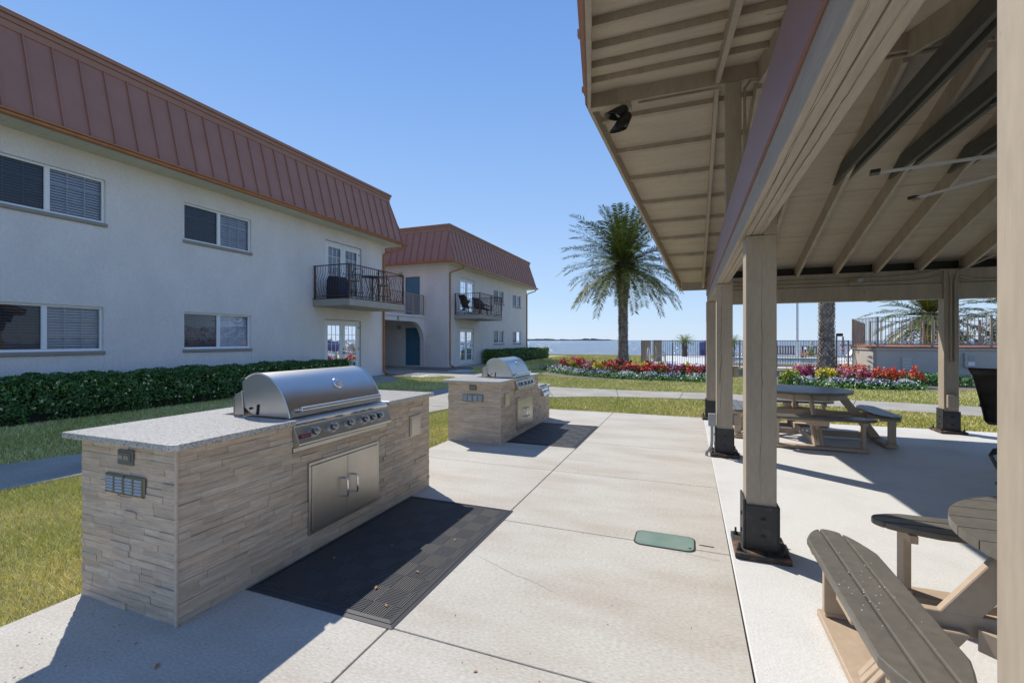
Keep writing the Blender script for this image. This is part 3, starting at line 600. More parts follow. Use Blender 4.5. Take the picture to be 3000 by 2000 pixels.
def frond_arrays(base,az,el,L,droop,nl,lw,ll,tint,V,F,C,twist=.35):
    """one feather frond: curved rachis, two rows of narrow leaflets"""
    p=np.array(base,float); d=np.array([math.cos(az)*math.cos(el),math.sin(az)*math.cos(el),math.sin(el)]); side=np.array([-math.sin(az),math.cos(az),0.])
    seg=L/nl; hist=[]
    for i in range(nl+1):
        t=i/nl; hist.append((p.copy(),d.copy(),t)); d=d+np.array([0,0,-droop*seg*(.2+1.6*t*t)]); d/=np.linalg.norm(d); p=p+d*seg
    for (a,da,t),(b_,db,t2) in zip(hist[:-1],hist[1:]):   # rachis ribbon
        w_=.028*(1-t)+.006; o=len(V); V+= [a-side*w_,a+side*w_,b_+side*w_*.9,b_-side*w_*.9]; F.append((o,o+1,o+2,o+3)); C.append((tint[0]*2.2,tint[1]*1.6,tint[2]*1.3))
    for (a,da,t) in hist[2:]:
        up=np.cross(side,da); 
        if up[2]<0: up=-up
        l=ll*(math.sin(math.pi*min(1,.14+t*.74))**.5)*g.uniform(.85,1.1); l=max(l,.16)
        for sg in (-1,1):
            for q in range(1):
                dv=side*sg*g.uniform(.8,1.05)+da*g.uniform(.45,.85)+up*g.uniform(-.08,twist+.12)*(1 if t<.9 else .2)+np.array([0,0,-.12]); dv/=np.linalg.norm(dv)
                w2=np.cross(dv,up); w2/=np.linalg.norm(w2)+1e-9; w2*=lw
                s0=a+da*g.uniform(-.5,.5)*seg; m_=s0+dv*l*.45; tp=s0+dv*l+np.array([0,0,-.10*l]); o=len(V)
                V+=[s0-w2*.5,m_-w2,tp,m_+w2+up*lw*.3]; F.append((o,o+1,o+2,o+3)); k=g.uniform(.6,1.35); C.append((tint[0]*k,tint[1]*k,tint[2]*k))
def palm(lab,x,y,hb,rb,rt,nf,L,seed,boots=True,ll=.52,nl=34,lw=.017,loc_group='palm trees',flare=1.5,crown=True,el0=-.75,diamond=False):
    global g
    g=np.random.default_rng(seed); T=thing('palm_tree',lab,'palm tree',(x,y,-.03),loc_group)
    # trunk of overlapping leaf-base scales
    V=[];F=[];C=[]; rings=int(hb/.10); ns=13
    def rad(z):
        t=z/hb; r=rb+(rt-rb)*min(1,t*1.6); r*=1+(flare-1)*math.exp(-z/.35)
        if t>.62 and boots: r*=1+.32*math.sin((t-.62)/.38*math.pi*.62)
        return r
    core=MB().lathe([(rad(z)*.93,z) for z in np.linspace(-.05,hb,24)],(x,y,0),(0,0,1),16); core.cur=(.7,.7,.7); core.c=[core.cur]*len(core.f)
    for i in range(rings):
        z=i*hb/rings; r=rad(z); dz=hb/rings*1.75; proud=.045 if z<hb*.62 else .10
        for k in range(ns):
            a=2*math.pi*(k+.5*(i%2))/ns+g.uniform(-.05,.05); wd=math.pi/ns*g.uniform(.8,1.05); pr=proud*g.uniform(.5,1.4); o=len(V); zz=z+g.uniform(-.015,.015)
            for (da,dz_,dr) in ((-wd,0,-.02),(wd,0,-.02),(wd*.55,dz*.8,pr),(-wd*.55,dz*.8,pr),(wd*.3,dz,pr*.6),(-wd*.3,dz,pr*.6)):
                rr=r+dr; V.append((x+rr*math.cos(a+da),y+rr*math.sin(a+da),zz+dz_))
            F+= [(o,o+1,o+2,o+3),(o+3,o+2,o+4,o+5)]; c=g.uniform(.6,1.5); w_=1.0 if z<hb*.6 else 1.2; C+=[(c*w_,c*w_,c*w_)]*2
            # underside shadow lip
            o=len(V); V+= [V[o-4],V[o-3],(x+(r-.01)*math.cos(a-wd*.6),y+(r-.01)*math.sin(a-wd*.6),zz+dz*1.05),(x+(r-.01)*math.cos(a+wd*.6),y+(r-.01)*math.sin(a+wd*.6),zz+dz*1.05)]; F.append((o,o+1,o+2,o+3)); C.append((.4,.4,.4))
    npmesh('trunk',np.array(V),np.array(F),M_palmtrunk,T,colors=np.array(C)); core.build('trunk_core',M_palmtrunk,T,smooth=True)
    if crown:
        V=[];F=[];C=[]
        for i in range(nf):
            t=i/(nf-1); el=el0+(1.30-el0)*t**1.15+g.normal(0,.07); az=i*2.39996+g.uniform(-.2,.2); tint=(1,1,1) if t>.25 else (1.25,1.05,.75)
            rr=rt*.6*(1-t*.8); base=(x+rr*math.cos(az),y+rr*math.sin(az),hb-.35+t*.5)
            frond_arrays(base,az+0,el,L*g.uniform(.85,1.06)*(1 if t<.8 else .92),.17+.12*(1-t)+g.uniform(-.03,.05),nl,lw,ll,tint,V,F,C)
        V=np.array(V); F=np.array(F); C=np.array(C); npmesh('crown',V,F,M_palmleaf,T,colors=C)
    return T
palm('tall date palm with a full crown rising behind the left flower bed',-3.68,27.9,6.2,.26,.26,118,3.95,11,ll=.58,nl=58,el0=-.55,lw=.023)
palm('thick date palm trunk with rough boots seen below the far pavilion beam',6.32,26.5,5.6,.325,.32,44,3.6,12,nl=36,lw=.028,flare=1.35,el0=-.15)
palm('palm crown directly left of the far corner post, behind the raised deck railing',13.2,34.0,3.1,.20,.20,60,3.1,13,nl=44,lw=.026,el0=-.8)
palm('palm partly hidden by the nearest post, behind the raised deck railing',17.6,34.5,3.3,.20,.20,60,3.2,14,nl=44,lw=.026,el0=-.8)
def sago(lab,x,y,h,L,seed):
    global g
    g=np.random.default_rng(seed); T=thing('sago_palm',lab,'sago palm',(x,y,0),'sago palms by the pool deck')
    MB().lathe([(.22,-.02),(.26,.3),(.2,.5),(.27,.8),(.2,h)],(x,y,0),(0,0,1),12).build('trunk',mat('sago_trunk',(.10,.07,.05),.9,bump=1,bscale=14,bdist=.05,var=.3),T)
    V=[];F=[];C=[]
    for i in range(34):
        t=i/33; frond_arrays((x,y,h),i*2.4,-.1+1.2*t,L*g.uniform(.85,1.05),.9,14,.016,.22,(1.1,1.25,.9),V,F,C,twist=.1)
    npmesh('crown',np.array(V),np.array(F),M_palmleaf,T,colors=np.array(C)); return T
sago('sago palm at the far edge of the pool deck, left of the lilac sign',-.35,44.5,1.25,1.05,21); sago('sago palm at the far deck edge, seen between the pavilion posts',3.6,44.8,1.2,1.0,22)
# --- flowers
g=np.random.default_rng(31)
def flower(lab,x,y,w_,h,col,n=260,cat='flowering plant',grp='flower clumps in the beds'):
    T=thing('flowering_plant',lab,cat,(x,y,-.02),grp)
    def dome(n,lo,hi,s): 
        a=g.uniform(0,2*np.pi,n); r=np.sqrt(g.random(n))*w_*s; z=h*(lo+(hi-lo)*g.random(n))*np.sqrt(np.clip(1-(r/(w_*1.15))**2,.1,1)); return np.c_[x+r*np.cos(a),y+r*np.sin(a),z]
    C=dome(int(n*1.6),.02,.8,1.05); V,F,c=leaves(C,np.tile([0,0,.6],(len(C),1)),.05,np.array([1.1,1.5,.9])*g.uniform(.5,1.7,(len(C),1))); npmesh('foliage',V,F,M_leaf,T,colors=c)
    # upright spikes of petals
    P=[]; k=max(8,n//8)
    tops=dome(k,.62,1.0,1.0)
    for p in tops:
        m_=9
        for j in range(m_): P.append(p+np.array([g.normal(0,.022),g.normal(0,.022),-.10+j*.022]))
    P=np.array(P); cc=np.array(col)*g.uniform(.65,1.25,(len(P),1)); V,F,c=leaves(P,np.tile([-.2,-.5,.6],(len(P),1)),.034,cc,asp=.8); npmesh('blossoms',V,F,M_petal,T,colors=c)
    return T
RED=(.62,.035,.02); YEL=(.80,.62,.02); PNK=(.72,.26,.30); MAG=(.35,.005,.09); DRK=(.25,.01,.03); LIL=(.36,.20,.40); GYE=(.33,.36,.03); ORG=(.75,.10,.03)
nm={RED:'red',YEL:'yellow',PNK:'pink',MAG:'magenta',DRK:'dark crimson',LIL:'lilac',GYE:'yellow-green',ORG:'orange-red'}
beds=[ # x,y,half-width,height,colour,where
 (-5.35,22.2,.34,.50,RED,'clump at the far left of the left bed'),(-4.95,21.7,.22,.42,YEL,'clump in front of the leftmost red flowers'),(-4.55,22.0,.36,.58,RED,'tall clump right of the leftmost yellow flowers'),
 (-4.75,22.7,.20,.62,PNK,'tuft poking up behind the leftmost yellow flowers'),(-4.25,21.2,.26,.44,MAG,'clump in front of the tall red flowers, left bed'),(-3.85,20.8,.32,.42,PNK,'clump left of the rounded yellow clump, left bed'),(-3.35,21.3,.26,.40,DRK,'low clump behind the rounded yellow clump, left bed'),
 (-2.95,20.2,.25,.48,YEL,'rounded clump in the middle of the left bed'),(-2.45,21.0,.25,.44,DRK,'clump right of the rounded yellow clump, left bed'),(-2.0,20.4,.34,.55,RED,'clump left of the palm trunk base'),(-1.45,21.4,.30,.60,DRK,'tall clump in front of the palm trunk base'),
 (-1.0,20.2,.30,.48,RED,'clump just right of the palm trunk base'),(-.55,20.3,.28,.46,RED,'clump below the left end of the pool fence'),(-.30,21.0,.22,.46,YEL,'small clump among the red flowers below the pool fence end'),
 (.02,20.0,.18,.42,RED,'small clump beside a gap, left bed'),(.10,20.9,.14,.58,DRK,'single tall tuft below the patio chair'),(.40,20.0,.32,.50,RED,'clump below the patio chair, left bed'),(.85,20.3,.32,.50,RED,'clump left of the lilac flowers, left bed'),
 (.85,21.3,.20,.48,GYE,'clump half hidden behind red flowers, left bed'),(1.2,20.6,.28,.46,LIL,'clump in the right half of the left bed'),(1.55,19.9,.30,.46,MAG,'clump right of the lilac flowers'),(1.85,20.6,.20,.46,YEL,'small clump below the lilac sign'),
 (2.1,19.6,.32,.50,RED,'clump below the lilac sign'),(2.5,19.5,.30,.46,MAG,'clump at the right end of the left bed'),
]
def shift(x,y): return x-1.0*(1 if x>-2 else 1)*0,y
lit=[(1640+k*0,0) for k in range(0)]
def ground_at(u,v):
    a=(u-1500)/1333; bb=(996-v)/1333; k=-1.5/bb; s_,c_=math.sin(YAW),math.cos(YAW); return k*(-s_+c_*a),k*(c_+s_*a)
# positions follow the bed outline: (column in the photo, row of the foot)
cols=[(1652,1082),(1675,1082),(1700,1082),(1680,1074),(1712,1087),(1728,1090),(1738,1082),(1752,1093),(1770,1086),(1790,1096),(1815,1088),(1835,1097),(1858,1098),(1884,1092),(1890,1100),(1898,1090),(1912,1102),(1942,1103),(1935,1094),(1970,1099),(1995,1104),(2013,1097),(2033,1108),(2060,1107)]
for (bx_,by_,hw,hh,cl,wh),(u,v) in zip(beds,cols):
    x,y=ground_at(u,v); flower(f'{nm[cl]} flower {wh}',x,y,hw*1.0,hh*1.12,cl,n=330)
b2=[(2315,1124,.40,.50,GYE,'bush at the left end of the right bed'),(2338,1108,.30,.52,PNK,'clump behind the magenta flowers, right bed'),(2352,1120,.26,.42,MAG,'small clump right of the yellow-green bush'),(2370,1116,.36,.56,MAG,'broad clump left of the big yellow clump'),(2418,1120,.40,.52,YEL,'big clump in the middle of the right bed'),
 (2462,1120,.38,.52,PNK,'clump right of the big yellow clump'),(2480,1108,.24,.50,ORG,'tuft behind the pink flowers, right bed'),(2508,1122,.42,.50,PNK,'broad clump in the centre of the right bed'),(2520,1106,.30,.50,ORG,'clump behind the broad pink clump, right bed'),(2550,1126,.30,.40,MAG,'low clump between pink and orange-red flowers'),
 (2585,1128,.42,.56,ORG,'broad clump right of the low magenta clump'),(2622,1130,.36,.52,ORG,'clump next to last at the right of the right bed'),(2668,1133,.42,.60,ORG,'rounded bush at the right end of the right bed')]
for u,v,hw,hh,cl,wh in b2:
    x,y=ground_at(u,v); flower(f'{nm[cl]} flower {wh}',x,y,hw*.84,hh*1.05,cl,n=380)
for i,(u,v,lab) in enumerate([(2705,1136,'low dark green plant right of the orange-red bush by the raised deck wall'),(2745,1138,'dark green plant against the wall left of the far corner post'),(2795,1140,'dark green plant half hidden by the far corner post'),(2880,1142,'dark green sprig against the wall behind the dark patio chair')]):
    x,y=ground_at(u,v-10); T=thing('leafy_plant',lab,'plant',(x,y,-.02),'plants by the raised deck wall'); n=420; a=g.uniform(0,6.28,n); r=np.sqrt(g.random(n))*.42; C=np.c_[x+r*np.cos(a),y+r*np.sin(a),.42*g.random(n)*np.sqrt(np.clip(1-(r/.48)**2,.05,1))]
    V,F,c=leaves(C,np.tile([0,0,.8],(n,1)),.08,np.array([1.0,1.5,1.0])*g.uniform(.5,1.6,(n,1)),asp=.25); npmesh('foliage',V,F,M_leaf,T,colors=c)
def border(name,lab,pts,wd,n,white=.55):
    P=np.array([ground_at(*p) for p in pts]); t=g.uniform(0,len(P)-1.001,n); i=t.astype(int); f=(t-i)[:,None]; q=P[i]*(1-f)+P[i+1]*f; q+=g.normal(0,wd,(n,2)); clump=.5+.5*np.sin(q[:,0]*7+np.sin(q[:,1]*4)*2)
    h=.08+.22*clump*g.random(n); C=np.c_[q,h*g.random(n)]; V,F,c=leaves(C,np.tile([0,0,.7],(n,1)),.042,np.array([1.3,1.8,.8])*g.uniform(.5,1.6,(n,1)))
    m=int(n*.14); s=g.choice(n,m*3); s=s[(.5+.5*np.sin(q[s][:,0]*7+np.sin(q[s][:,1]*4)*2))>.52+g.normal(0,.12,len(s))]; m=len(s); C2=np.c_[q[s],h[s]*.95+.02]; wh=g.random(m)<white+.25*np.sin(C2[:,0]*2.1); c2=np.where(wh[:,None],np.array([.80,.80,.76]),np.array([.07,.03,.22]))*g.uniform(.75,1.1,(m,1)); V2,F2,_=leaves(C2,np.tile([-.2,-.6,.7],(m,1)),.028,c2,asp=.85)
    T=thing(name,lab,'border flowers',(float(P[0,0]),float(P[0,1]),-.02)); npmesh('foliage',V,F,M_leaf,T,colors=c)['kind']='stuff'; npmesh('blossoms',V2,F2,M_petal,T,colors=c2)['kind']='stuff'; T['kind']='stuff'
border('pansy_border','low border of white and violet pansies along the front of the left bed',[(1606,1082),(1640,1090),(1700,1098),(1780,1104),(1860,1108),(1950,1112),(2100,1118)],.24,13000,.6)
border('pansy_border','low border of white and violet pansies along the front of the right bed',[(2335,1126),(2400,1128),(2470,1134),(2540,1136),(2620,1138),(2690,1136)],.17,9000,.6)
# ================================================================ GRILL ISLANDS
g=np.random.default_rng(5)
def cladding(par,faces):
    """split-face ledger strips as real stones; faces: (origin, u-dir, n-dir, length, height)"""
    b=MB()
    for (o,u,nn,L,H) in faces:
        o=Vector(o);u=Vector(u);nn=Vector(nn); rh=.0375; rows=int(round(H/rh)); rh=H/rows; r=0
        while r<rows:
            p=-g.uniform(0,.1)
            tall=1
            while p<L:
                l=g.uniform(.09,.30); a=max(p,0); e=min(p+l,L)
                if e-a>.004:
                    d=g.choice([.004,.006,.008,.013],p=[.3,.35,.25,.1]); k=g.uniform(.86,1.10); wv=g.uniform(-.035,.035); b.cur=(k*(1+wv),k,k*(1-wv*1.2))
                    z0=r*rh+.0006; z1=(r+1)*rh-.0006; q0=o+u*(a+.0005); q1=o+u*(e-.0005)
                    vs=[]
                    for q in (q0,q1):
                        for z in (z0,z1): vs.append(q+Vector((0,0,z)))
                    ds=[d+g.uniform(-.0015,.0015) for _ in range(4)]
                    out=[v+nn*x for v,x in zip(vs,ds)]
                    b.add(vs+out,[(4,6,7,5),(0,1,5,4),(2,6,7,3),(1,3,7,5),(0,4,6,2)])
                p+=l
            r+=1
    return b.build('stone_cladding',M_stone,par)
def outlet(par,x0,x1,y,z0,z1):
    m=MB().box(x0-.004,x1+.004,y-.019,y-.008,z0-.004,z1+.004).box(x0+.006,x1-.006,y-.025,y-.019,z0+.012,z1-.008); O=m.build('outlet_cover',M_outlet,par,bevel=.005)
    q=MB(); w_=(x1-x0-.02)/2
    for k in (0,1): q.box(x0+.014+k*w_,x0+.014+k*w_+w_-.010,y-.029,y-.025,z0+.03,z1-.022)
    q.build('outlet_lid',M_pipe,O,bevel=.004)
def vent(par,x0,x1,y,z0,z1):
    Vv=MB().box(x0,x1,y-.0185,y-.010,z0,z1).build('louvred_vent',mat('vent_plate',(.27,.255,.20),.45,metal=.8,var=.15,vscale=9),par,bevel=.002)
    l=MB(); n=4
    for k in range(n):
        a=x0+.012+(x1-x0-.02)*k/n+(.006 if k>1 else 0); e=a+(x1-x0)/n-.026
        for j in range(5):
            z=z0+.014+(z1-z0-.022)*j/5
            l.prism([(-.0185,z+.0105),(-.026,z+.001),(-.026,z-.0005),(-.0185,z-.0005)],lambda p,q,t:(t,y+p,q),a,e)
    l.build('louvres',M_louvre,Vv,bevel=.001)
    s=MB()
    for (x,z) in ((x0+.006,z0+.006),(x1-.006,z0+.006),((x0+x1)/2,z0+.006),((x0+x1)/2,z1-.006)): s.lathe([(.004,0),(.004,.003),(0,.003)],(x,y-.0185,z),(0,-1,0),8)
    s.build('screws',M_bolt,Vv)
def access_doors(par,X,ya,yb,z0,z1,dbl=True):
    F=MB(); t=.022; F.box(X,X+.022,ya,yb,z1-t,z1).box(X,X+.022,ya,yb,z0,z0+t).box(X,X+.022,ya,ya+t,z0+t,z1-t).box(X,X+.022,yb-t,yb,z0+t,z1-t).box(X-.02,X+.006,ya+t,yb-t,z0+t,z1-t)
    D=F.build('access_door_frame',M_steelW,par,bevel=.002); m=(ya+yb)/2
    for a,c,s_ in ((ya+t+.003,m-.0015,-1),(m+.0015,yb-t-.003,1)):
        L=MB().box(X+.008,X+.026,a,c,z0+t+.003,z1-t-.003).build('access_door',M_steelW,D,bevel=.0025)
        y=m+s_*.055; zc=z0+(z1-z0)*.49; hl=.068; h=MB(); x=X+.026
        pts=[(x,y,zc+hl)]+[(x+.045-.018*(1-math.sin(tt)),y,zc+hl-.018*(1-math.cos(tt))*1.0) for tt in np.linspace(0,math.pi/2,5)]+[(x+.045-.018*(1-math.cos(tt)),y,zc-hl+.018*(1-math.sin(tt))) for tt in np.linspace(0,math.pi/2,5)]+[(x,y,zc-hl)]
        h.tube(pts,.0075,10); h.build('door_handle',M_chrome,L,smooth=True)
def island(lab,X,XB,Y0,Y1,gz,gY,ops_y,overX=.045,granite_end=None,low=None):
    T=thing('grill_island',lab,'grill island',((X+XB)/2,(Y0+Y1)/2,0),'stone grill islands on the patio')
    zt=gz-.036; b=MB()
    gY0,gY1=gY   # grill cut-out
    yl=Y1 if low is None else low[0]
    zc=gz-.30
    b.box(XB,X,Y0,Y1,-.02,zc if low is None else min(zc,low[1]-.036)).box(XB,X,Y0,gY0,zc,zt).box(XB,X,gY1,yl,zc,zt).box(XB,XB+.2,gY0,gY1,zc,zt)
    if low: b.box(XB,X,Y0,yl,min(zc,low[1]-.036),zc)
    b.build('core',M_stonebed,T)
    fr=[((X,Y0,0),(0,1,0),(1,0,0),gY0-Y0,zt),((X,gY1,0),(0,1,0),(1,0,0),yl-gY1,zt),((X,gY0,0),(0,1,0),(1,0,0),gY1-gY0,gz-.225),((X,Y0,0),(-1,0,0),(0,-1,0),X-XB,zt),((XB,Y0,0),(0,1,0),(-1,0,0),yl-Y0,zt),((XB,Y1,0),(1,0,0),(0,1,0),X-XB,zt if low is None else low[1]-.036)]
    if low: fr+=[((X,yl,0),(0,1,0),(1,0,0),Y1-yl,low[1]-.036),((XB,yl,0),(0,1,0),(-1,0,0),Y1-yl,low[1]-.036),((XB,yl,low[1]),(1,0,0),(0,1,0),X-XB,zt-low[1])]
    cladding(T,fr)
    # corner bead where front and end meet
    MB().box(X+.001,X+.0165,Y0-.0165,Y0-.001,0,zt).build('corner_trim',M_stone_plain,T,bevel=.003)
    ge=granite_end or (Y1+.035); o=overX; gx0=XB-.10; b=MB()
    P=[(gx0,Y0-.055),(X+o-.035,Y0-.055),(X+o,Y0-.02),(X+o,gY0),(XB+.16,gY0),(XB+.16,gY1),(X+o,gY1),(X+o,ge),(gx0,ge)]
    b.prism(P,lambda p,q,t:(p,q,t),gz-.035,gz); 
    if low: b.box(gx0,X+o,yl+.001,Y1+.06,low[1]-.035,low[1])
    b.build('countertop',M_granite,T,bevel=.005,seg=2)
    return T
M_stone_plain=mat('stone_corner_bead',(.64,.52,.40),.8,var=.2,vscale=9,stretch=(1,1,6))
I1=island('nearest stone grill island with a long granite counter',-2.505,-3.34,1.59,4.067,.96,(2.33,3.345),None)
outlet(I1,-2.972,-2.848,1.59,.812,.888); vent(I1,-3.087,-2.742,1.59,.643,.752); access_doors(I1,-2.503,2.46,3.23,.128,.637)
def plate(par,X,ya,yb,z0,z1):
    P=MB().box(X-.01,X+.02,ya,yb,z0,z1).build('access_plate',M_steelW,par,bevel=.002); MB().box(X+.02,X+.025,ya+.014,yb-.014,z0+.016,z1-.016).build('plate_cover',M_steelW,P,bevel=.002)
plate(I1,-2.503,3.71,3.885,.572,.765)
I2=island('farther stone grill island with a lower side-burner end',-2.53,-3.364,6.03,8.49,.905,(6.62,7.46),None,overX=.03,granite_end=7.83,low=(7.79,.645))
outlet(I2,-3.008,-2.898,6.03,.77,.84); vent(I2,-3.12,-2.785,6.03,.60,.705); access_doors(I2,-2.528,6.69,7.43,.085,.575); plate(I2,-2.528,6.17,6.36,.525,.715)
# ================================================================ GAS GRILLS
def arcprof(pts,n=6):
    """Catmull-Rom through points"""
    out=[]; P=[pts[0]]+pts+[pts[-1]]
    for i in range(1,len(P)-2):
        for k in range(n):
            t=k/n; out.append(tuple(.5*((2*P[i][j])+(-P[i-1][j]+P[i+1][j])*t+(2*P[i-1][j]-5*P[i][j]+4*P[i+1][j]-P[i+2][j])*t*t+(-P[i-1][j]+3*P[i][j]-3*P[i+1][j]+P[i+2][j])*t**3) for j in (0,1)))
    out.append(pts[-1]); return out
def grill(lab,X,gz,ya,yb,nk,badge,kn):
    """X = island face, gz = counter height; hood profile in (x,z) relative to (X,gz)"""
    T=thing('gas_grill',lab,'gas grill',(X-.3,(ya+yb)/2,gz),'built-in gas grills')
    a,c=ya+.005,yb-.005
    curve=arcprof([(-.455,.262),(-.40,.290),(-.34,.302),(-.27,.292),(-.20,.262),(-.135,.205),(-.085,.135),(-.05,.06),(-.033,.0)],5)
    back=[(-.38,.0),(-.43,.03),(-.475,.06),(-.488,.09),(-.488,.24)]
    prof=back+curve
    H=MB().prism(prof,lambda p,q,t:(X+p,t,gz+q+.004),a+.012,c-.012); hood=H.build('hood',M_steel,T,bevel=.004,smooth=True,angle=30,seg=2)
    for y in (a+.012,c-.012): MB().tube([(X+p,y,gz+q+.004) for p,q in curve],.006,6).build('hood_rim',M_steel,hood,smooth=True)
    w_=MB()
    for y in (a,c-.012): w_.prism([(-.565,0),(-.565,.125),(-.535,.150),(-.48,.175),(-.46,.0)],lambda p,q,t:(X+p,t,gz+q+.002),y,y+.011)
    w_.box(X-.56,X-.548,a,c,gz,gz+.13); w_.build('rear_wind_guard',M_steelW,T,bevel=.003)
    s=MB(); s.tube([(X-.338,a+.009,gz+.015),(X-.332,a+.009,gz+.045),(X-.328,a+.009,gz+.085)],.0085,8); s.build('hinge_slot',M_black,hood)
    MB().lathe([(.009,0),(.009,.008),(.004,.010),(0,.010)],(X-.40,a+.010,gz+.055),(0,-1,0),10).build('hinge_screw',M_bolt,hood)
    hz=.055; hx=-.008; hb=MB(); y0,y1=a+.075,c-.055
    hb.tube([(X+hx,y0,gz+hz)]+[(X+hx,y,gz+hz) for y in np.linspace(y0+.01,y1-.01,6)]+[(X+hx,y1,gz+hz)],[.006]+[.0175]*6+[.006],14)
    for y in (y0+.09,y1-.09): hb.tube([(X-.052,y,gz+hz+.004),(X+hx,y,gz+hz)],.008,8)
    hb.build('hood_handle',M_chrome if nk<6 else M_steel,hood,smooth=True)
    gy=ya+(yb-ya)*.56; th=math.radians(38); nx=Vector((math.cos(th),0,math.sin(th))); base=Vector((X-.128,gy,gz+.190))
    G=MB().lathe([(.0,-.01),(.046,-.01),(.048,.012),(.042,.020),(.036,.022),(.034,.016),(0,.016)],base,nx,28).build('thermometer',M_chrome,hood,smooth=True,angle=50)
    MB().lathe([(.034,.0165),(0,.0165)],base,nx,24).build('gauge_face',M_white,G); MB().beam(base+nx*.019+Vector((0,-.022,.0)),base+nx*.019+Vector((0,.01,.006)),.003,.001,nx).build('gauge_needle',M_letter,G)
    # control panel: rolled ledge on top, sloped face with rolled foot
    P=arcprof([(-.06,.0),(-.03,-.002),(.012,-.006),(.032,-.018),(.028,-.036)],4)+[(.020,-.047),(.022,-.060),(.066,-.158)]+arcprof([(.068,-.165),(.066,-.176),(.052,-.184),(.03,-.186)],4)+[(-.02,-.186),(-.02,-.02)]
    pn=MB().prism(P,lambda p,q,t:(X+p,t,gz+q+.002),ya+.001,yb-.001).build('control_panel',M_steelW if nk<6 else M_steel,T,bevel=.002,smooth=True,angle=30)
    MB().box(X-.01,X+.018,ya+.002,yb-.002,gz-.222,gz-.190).build('drip_lip',M_steelW,pn,bevel=.003)
    p0=Vector((X+.022,0,gz-.058)); p1=Vector((X+.066,0,gz-.156)); nn=Vector(((p0-p1).z,0,(p1-p0).x)).normalized(); mid=(p0+p1)/2
    for y in kn:
        o=Vector((mid.x,y,mid.z)); K=MB().lathe([(.034,0),(.036,.006),(.034,.014),(.028,.016),(.0,.016)],o,nn,22).build('knob',M_steel,T,smooth=True,angle=40)
        MB().lathe([(.023,.014),(.022,.040),(.0,.040)],o,nn,20).build('knob_grip',M_knob,K,smooth=True,angle=40); MB().lathe([(.0,.036),(.0245,.036),(.0245,.047),(.018,.050),(0,.050)],o,nn,20).build('knob_face',M_steel,K,smooth=True,angle=40)
    if badge:
        u=(p1-p0).normalized(); cpt=p0+(p1-p0)*.60+nn*.0015; y=ya+.072
        M=Matrix(((0,-u.x,nn.x,cpt.x),(1,0,0,y),(0,-u.z,nn.z,cpt.z),(0,0,0,1)))
        q=MB().add([tuple(M@Vector(v)) for v in ((-.055,-.014,0),(.055,-.014,0),(.055,.014,0),(-.055,.014,0),(-.055,-.014,.0015),(.055,-.014,.0015),(.055,.014,.0015),(-.055,.014,.0015))],[(0,3,2,1),(4,5,6,7),(0,1,5,4),(1,2,6,5),(2,3,7,6),(3,0,4,7)]).build('badge',M_red,pn)
        text_mesh('badge_lettering','BLAZE',.024,M_signtext2,M@Matrix.Translation((0,0,.002)),q,.0003)
    return T
M_signtext2=mat('badge_letter_pink',(.55,.20,.18),.5,var=.05)
grill('large stainless built-in gas grill with six knobs, on the nearest island',-2.505,.96,2.33,3.345,6,True,[2.475,2.655,2.83,3.005,3.095,3.19])
grill('smaller shiny stainless gas grill with four knobs, on the farther island',-2.53,.905,6.62,7.46,4,False,[6.79,6.97,7.13,7.28])
# side burner on the low end of the farther island
SBt=thing('side_burner','small stainless side burner with two knobs at the low end of the farther island','side burner',(-2.8,8.15,.645)); X=-2.53
MB().box(X-.45,X+.005,7.92,8.36,.646,.672).build('burner_lid',M_steelW,SBt,bevel=.008)
P=[(-.05,.0),(.02,-.0),(.035,-.02),(.022,-.045),(.075,-.150),(.06,-.175),(-.02,-.175)]
MB().prism(P,lambda p,q,t:(X+p,t,.645+q),7.95,8.34).build('control_panel',M_chrome,SBt,bevel=.004)
for y in (8.06,8.22):
    K=MB().lathe([(.030,0),(.032,.01),(.022,.014),(.021,.04),(0,.042)],(X+.045,y,.645-.095),(.9,0,.42),18).build('knob',M_chrome,SBt,smooth=True); 
# ================================================================ RUBBER MATS, VALVE COVER, LITTER
def rubber(lab,x0,x1,y0,y1):
    T=thing('rubber_mat',lab,'floor mat',((x0+x1)/2,(y0+y1)/2,.002),'black rubber mats in front of the islands')
    e=.045; h=.016; b=MB(); O=[(x0,y0),(x1,y0),(x1,y1),(x0,y1)]; I=[(x0+e,y0+e),(x1-e,y0+e),(x1-e,y1-e),(x0+e,y1-e)]
    for k in range(4):
        a,c,d,f=O[k],O[(k+1)%4],I[(k+1)%4],I[k]; b.quad((*a,.003),(*c,.003),(*d,h),(*f,h))
        for s_ in (.55,):
            q=[tuple(np.array(a)*(1-s_)+np.array(f)*s_),tuple(np.array(c)*(1-s_)+np.array(d)*s_)]; z=.003+(h-.003)*s_+.001; b.beam((*q[0],z),(*q[1],z),.003,.003)
    b.build('bevelled_border',M_rubber,T); o=MB().box(x0+e,x1-e,y0+e,y1-e,.002,h-.003).build('ribbed_field',M_mat,T)
    return T
rubber('large black rubber mat in front of the nearest grill island',-2.485,-1.435,1.972,3.728)
rubber('smaller black rubber mat in front of the farther grill island',-2.505,-1.452,6.2,7.90)
V_=thing('valve_box_cover','green plastic utility cover set into the concrete beside the pavilion slab','utility cover',(-.17,3.59,.001))
def rrect(cx,cy,w_,h_,r,rot=0,n=5):
    P=[]
    for k,(sx,sy) in enumerate(((1,1),(-1,1),(-1,-1),(1,-1))):
        for j in range(n+1):
            a=math.pi/2*(k+j/n); P.append((cx+sx*(w_/2-r)+r*math.cos(a),cy+sy*(h_/2-r)+r*math.sin(a)))
    return P
MB().prism(rrect(-.170,3.585,.43,.265,.06),lambda p,q,t:(p,q,t),.001,.0035).build('cover_rim',M_letter,V_)
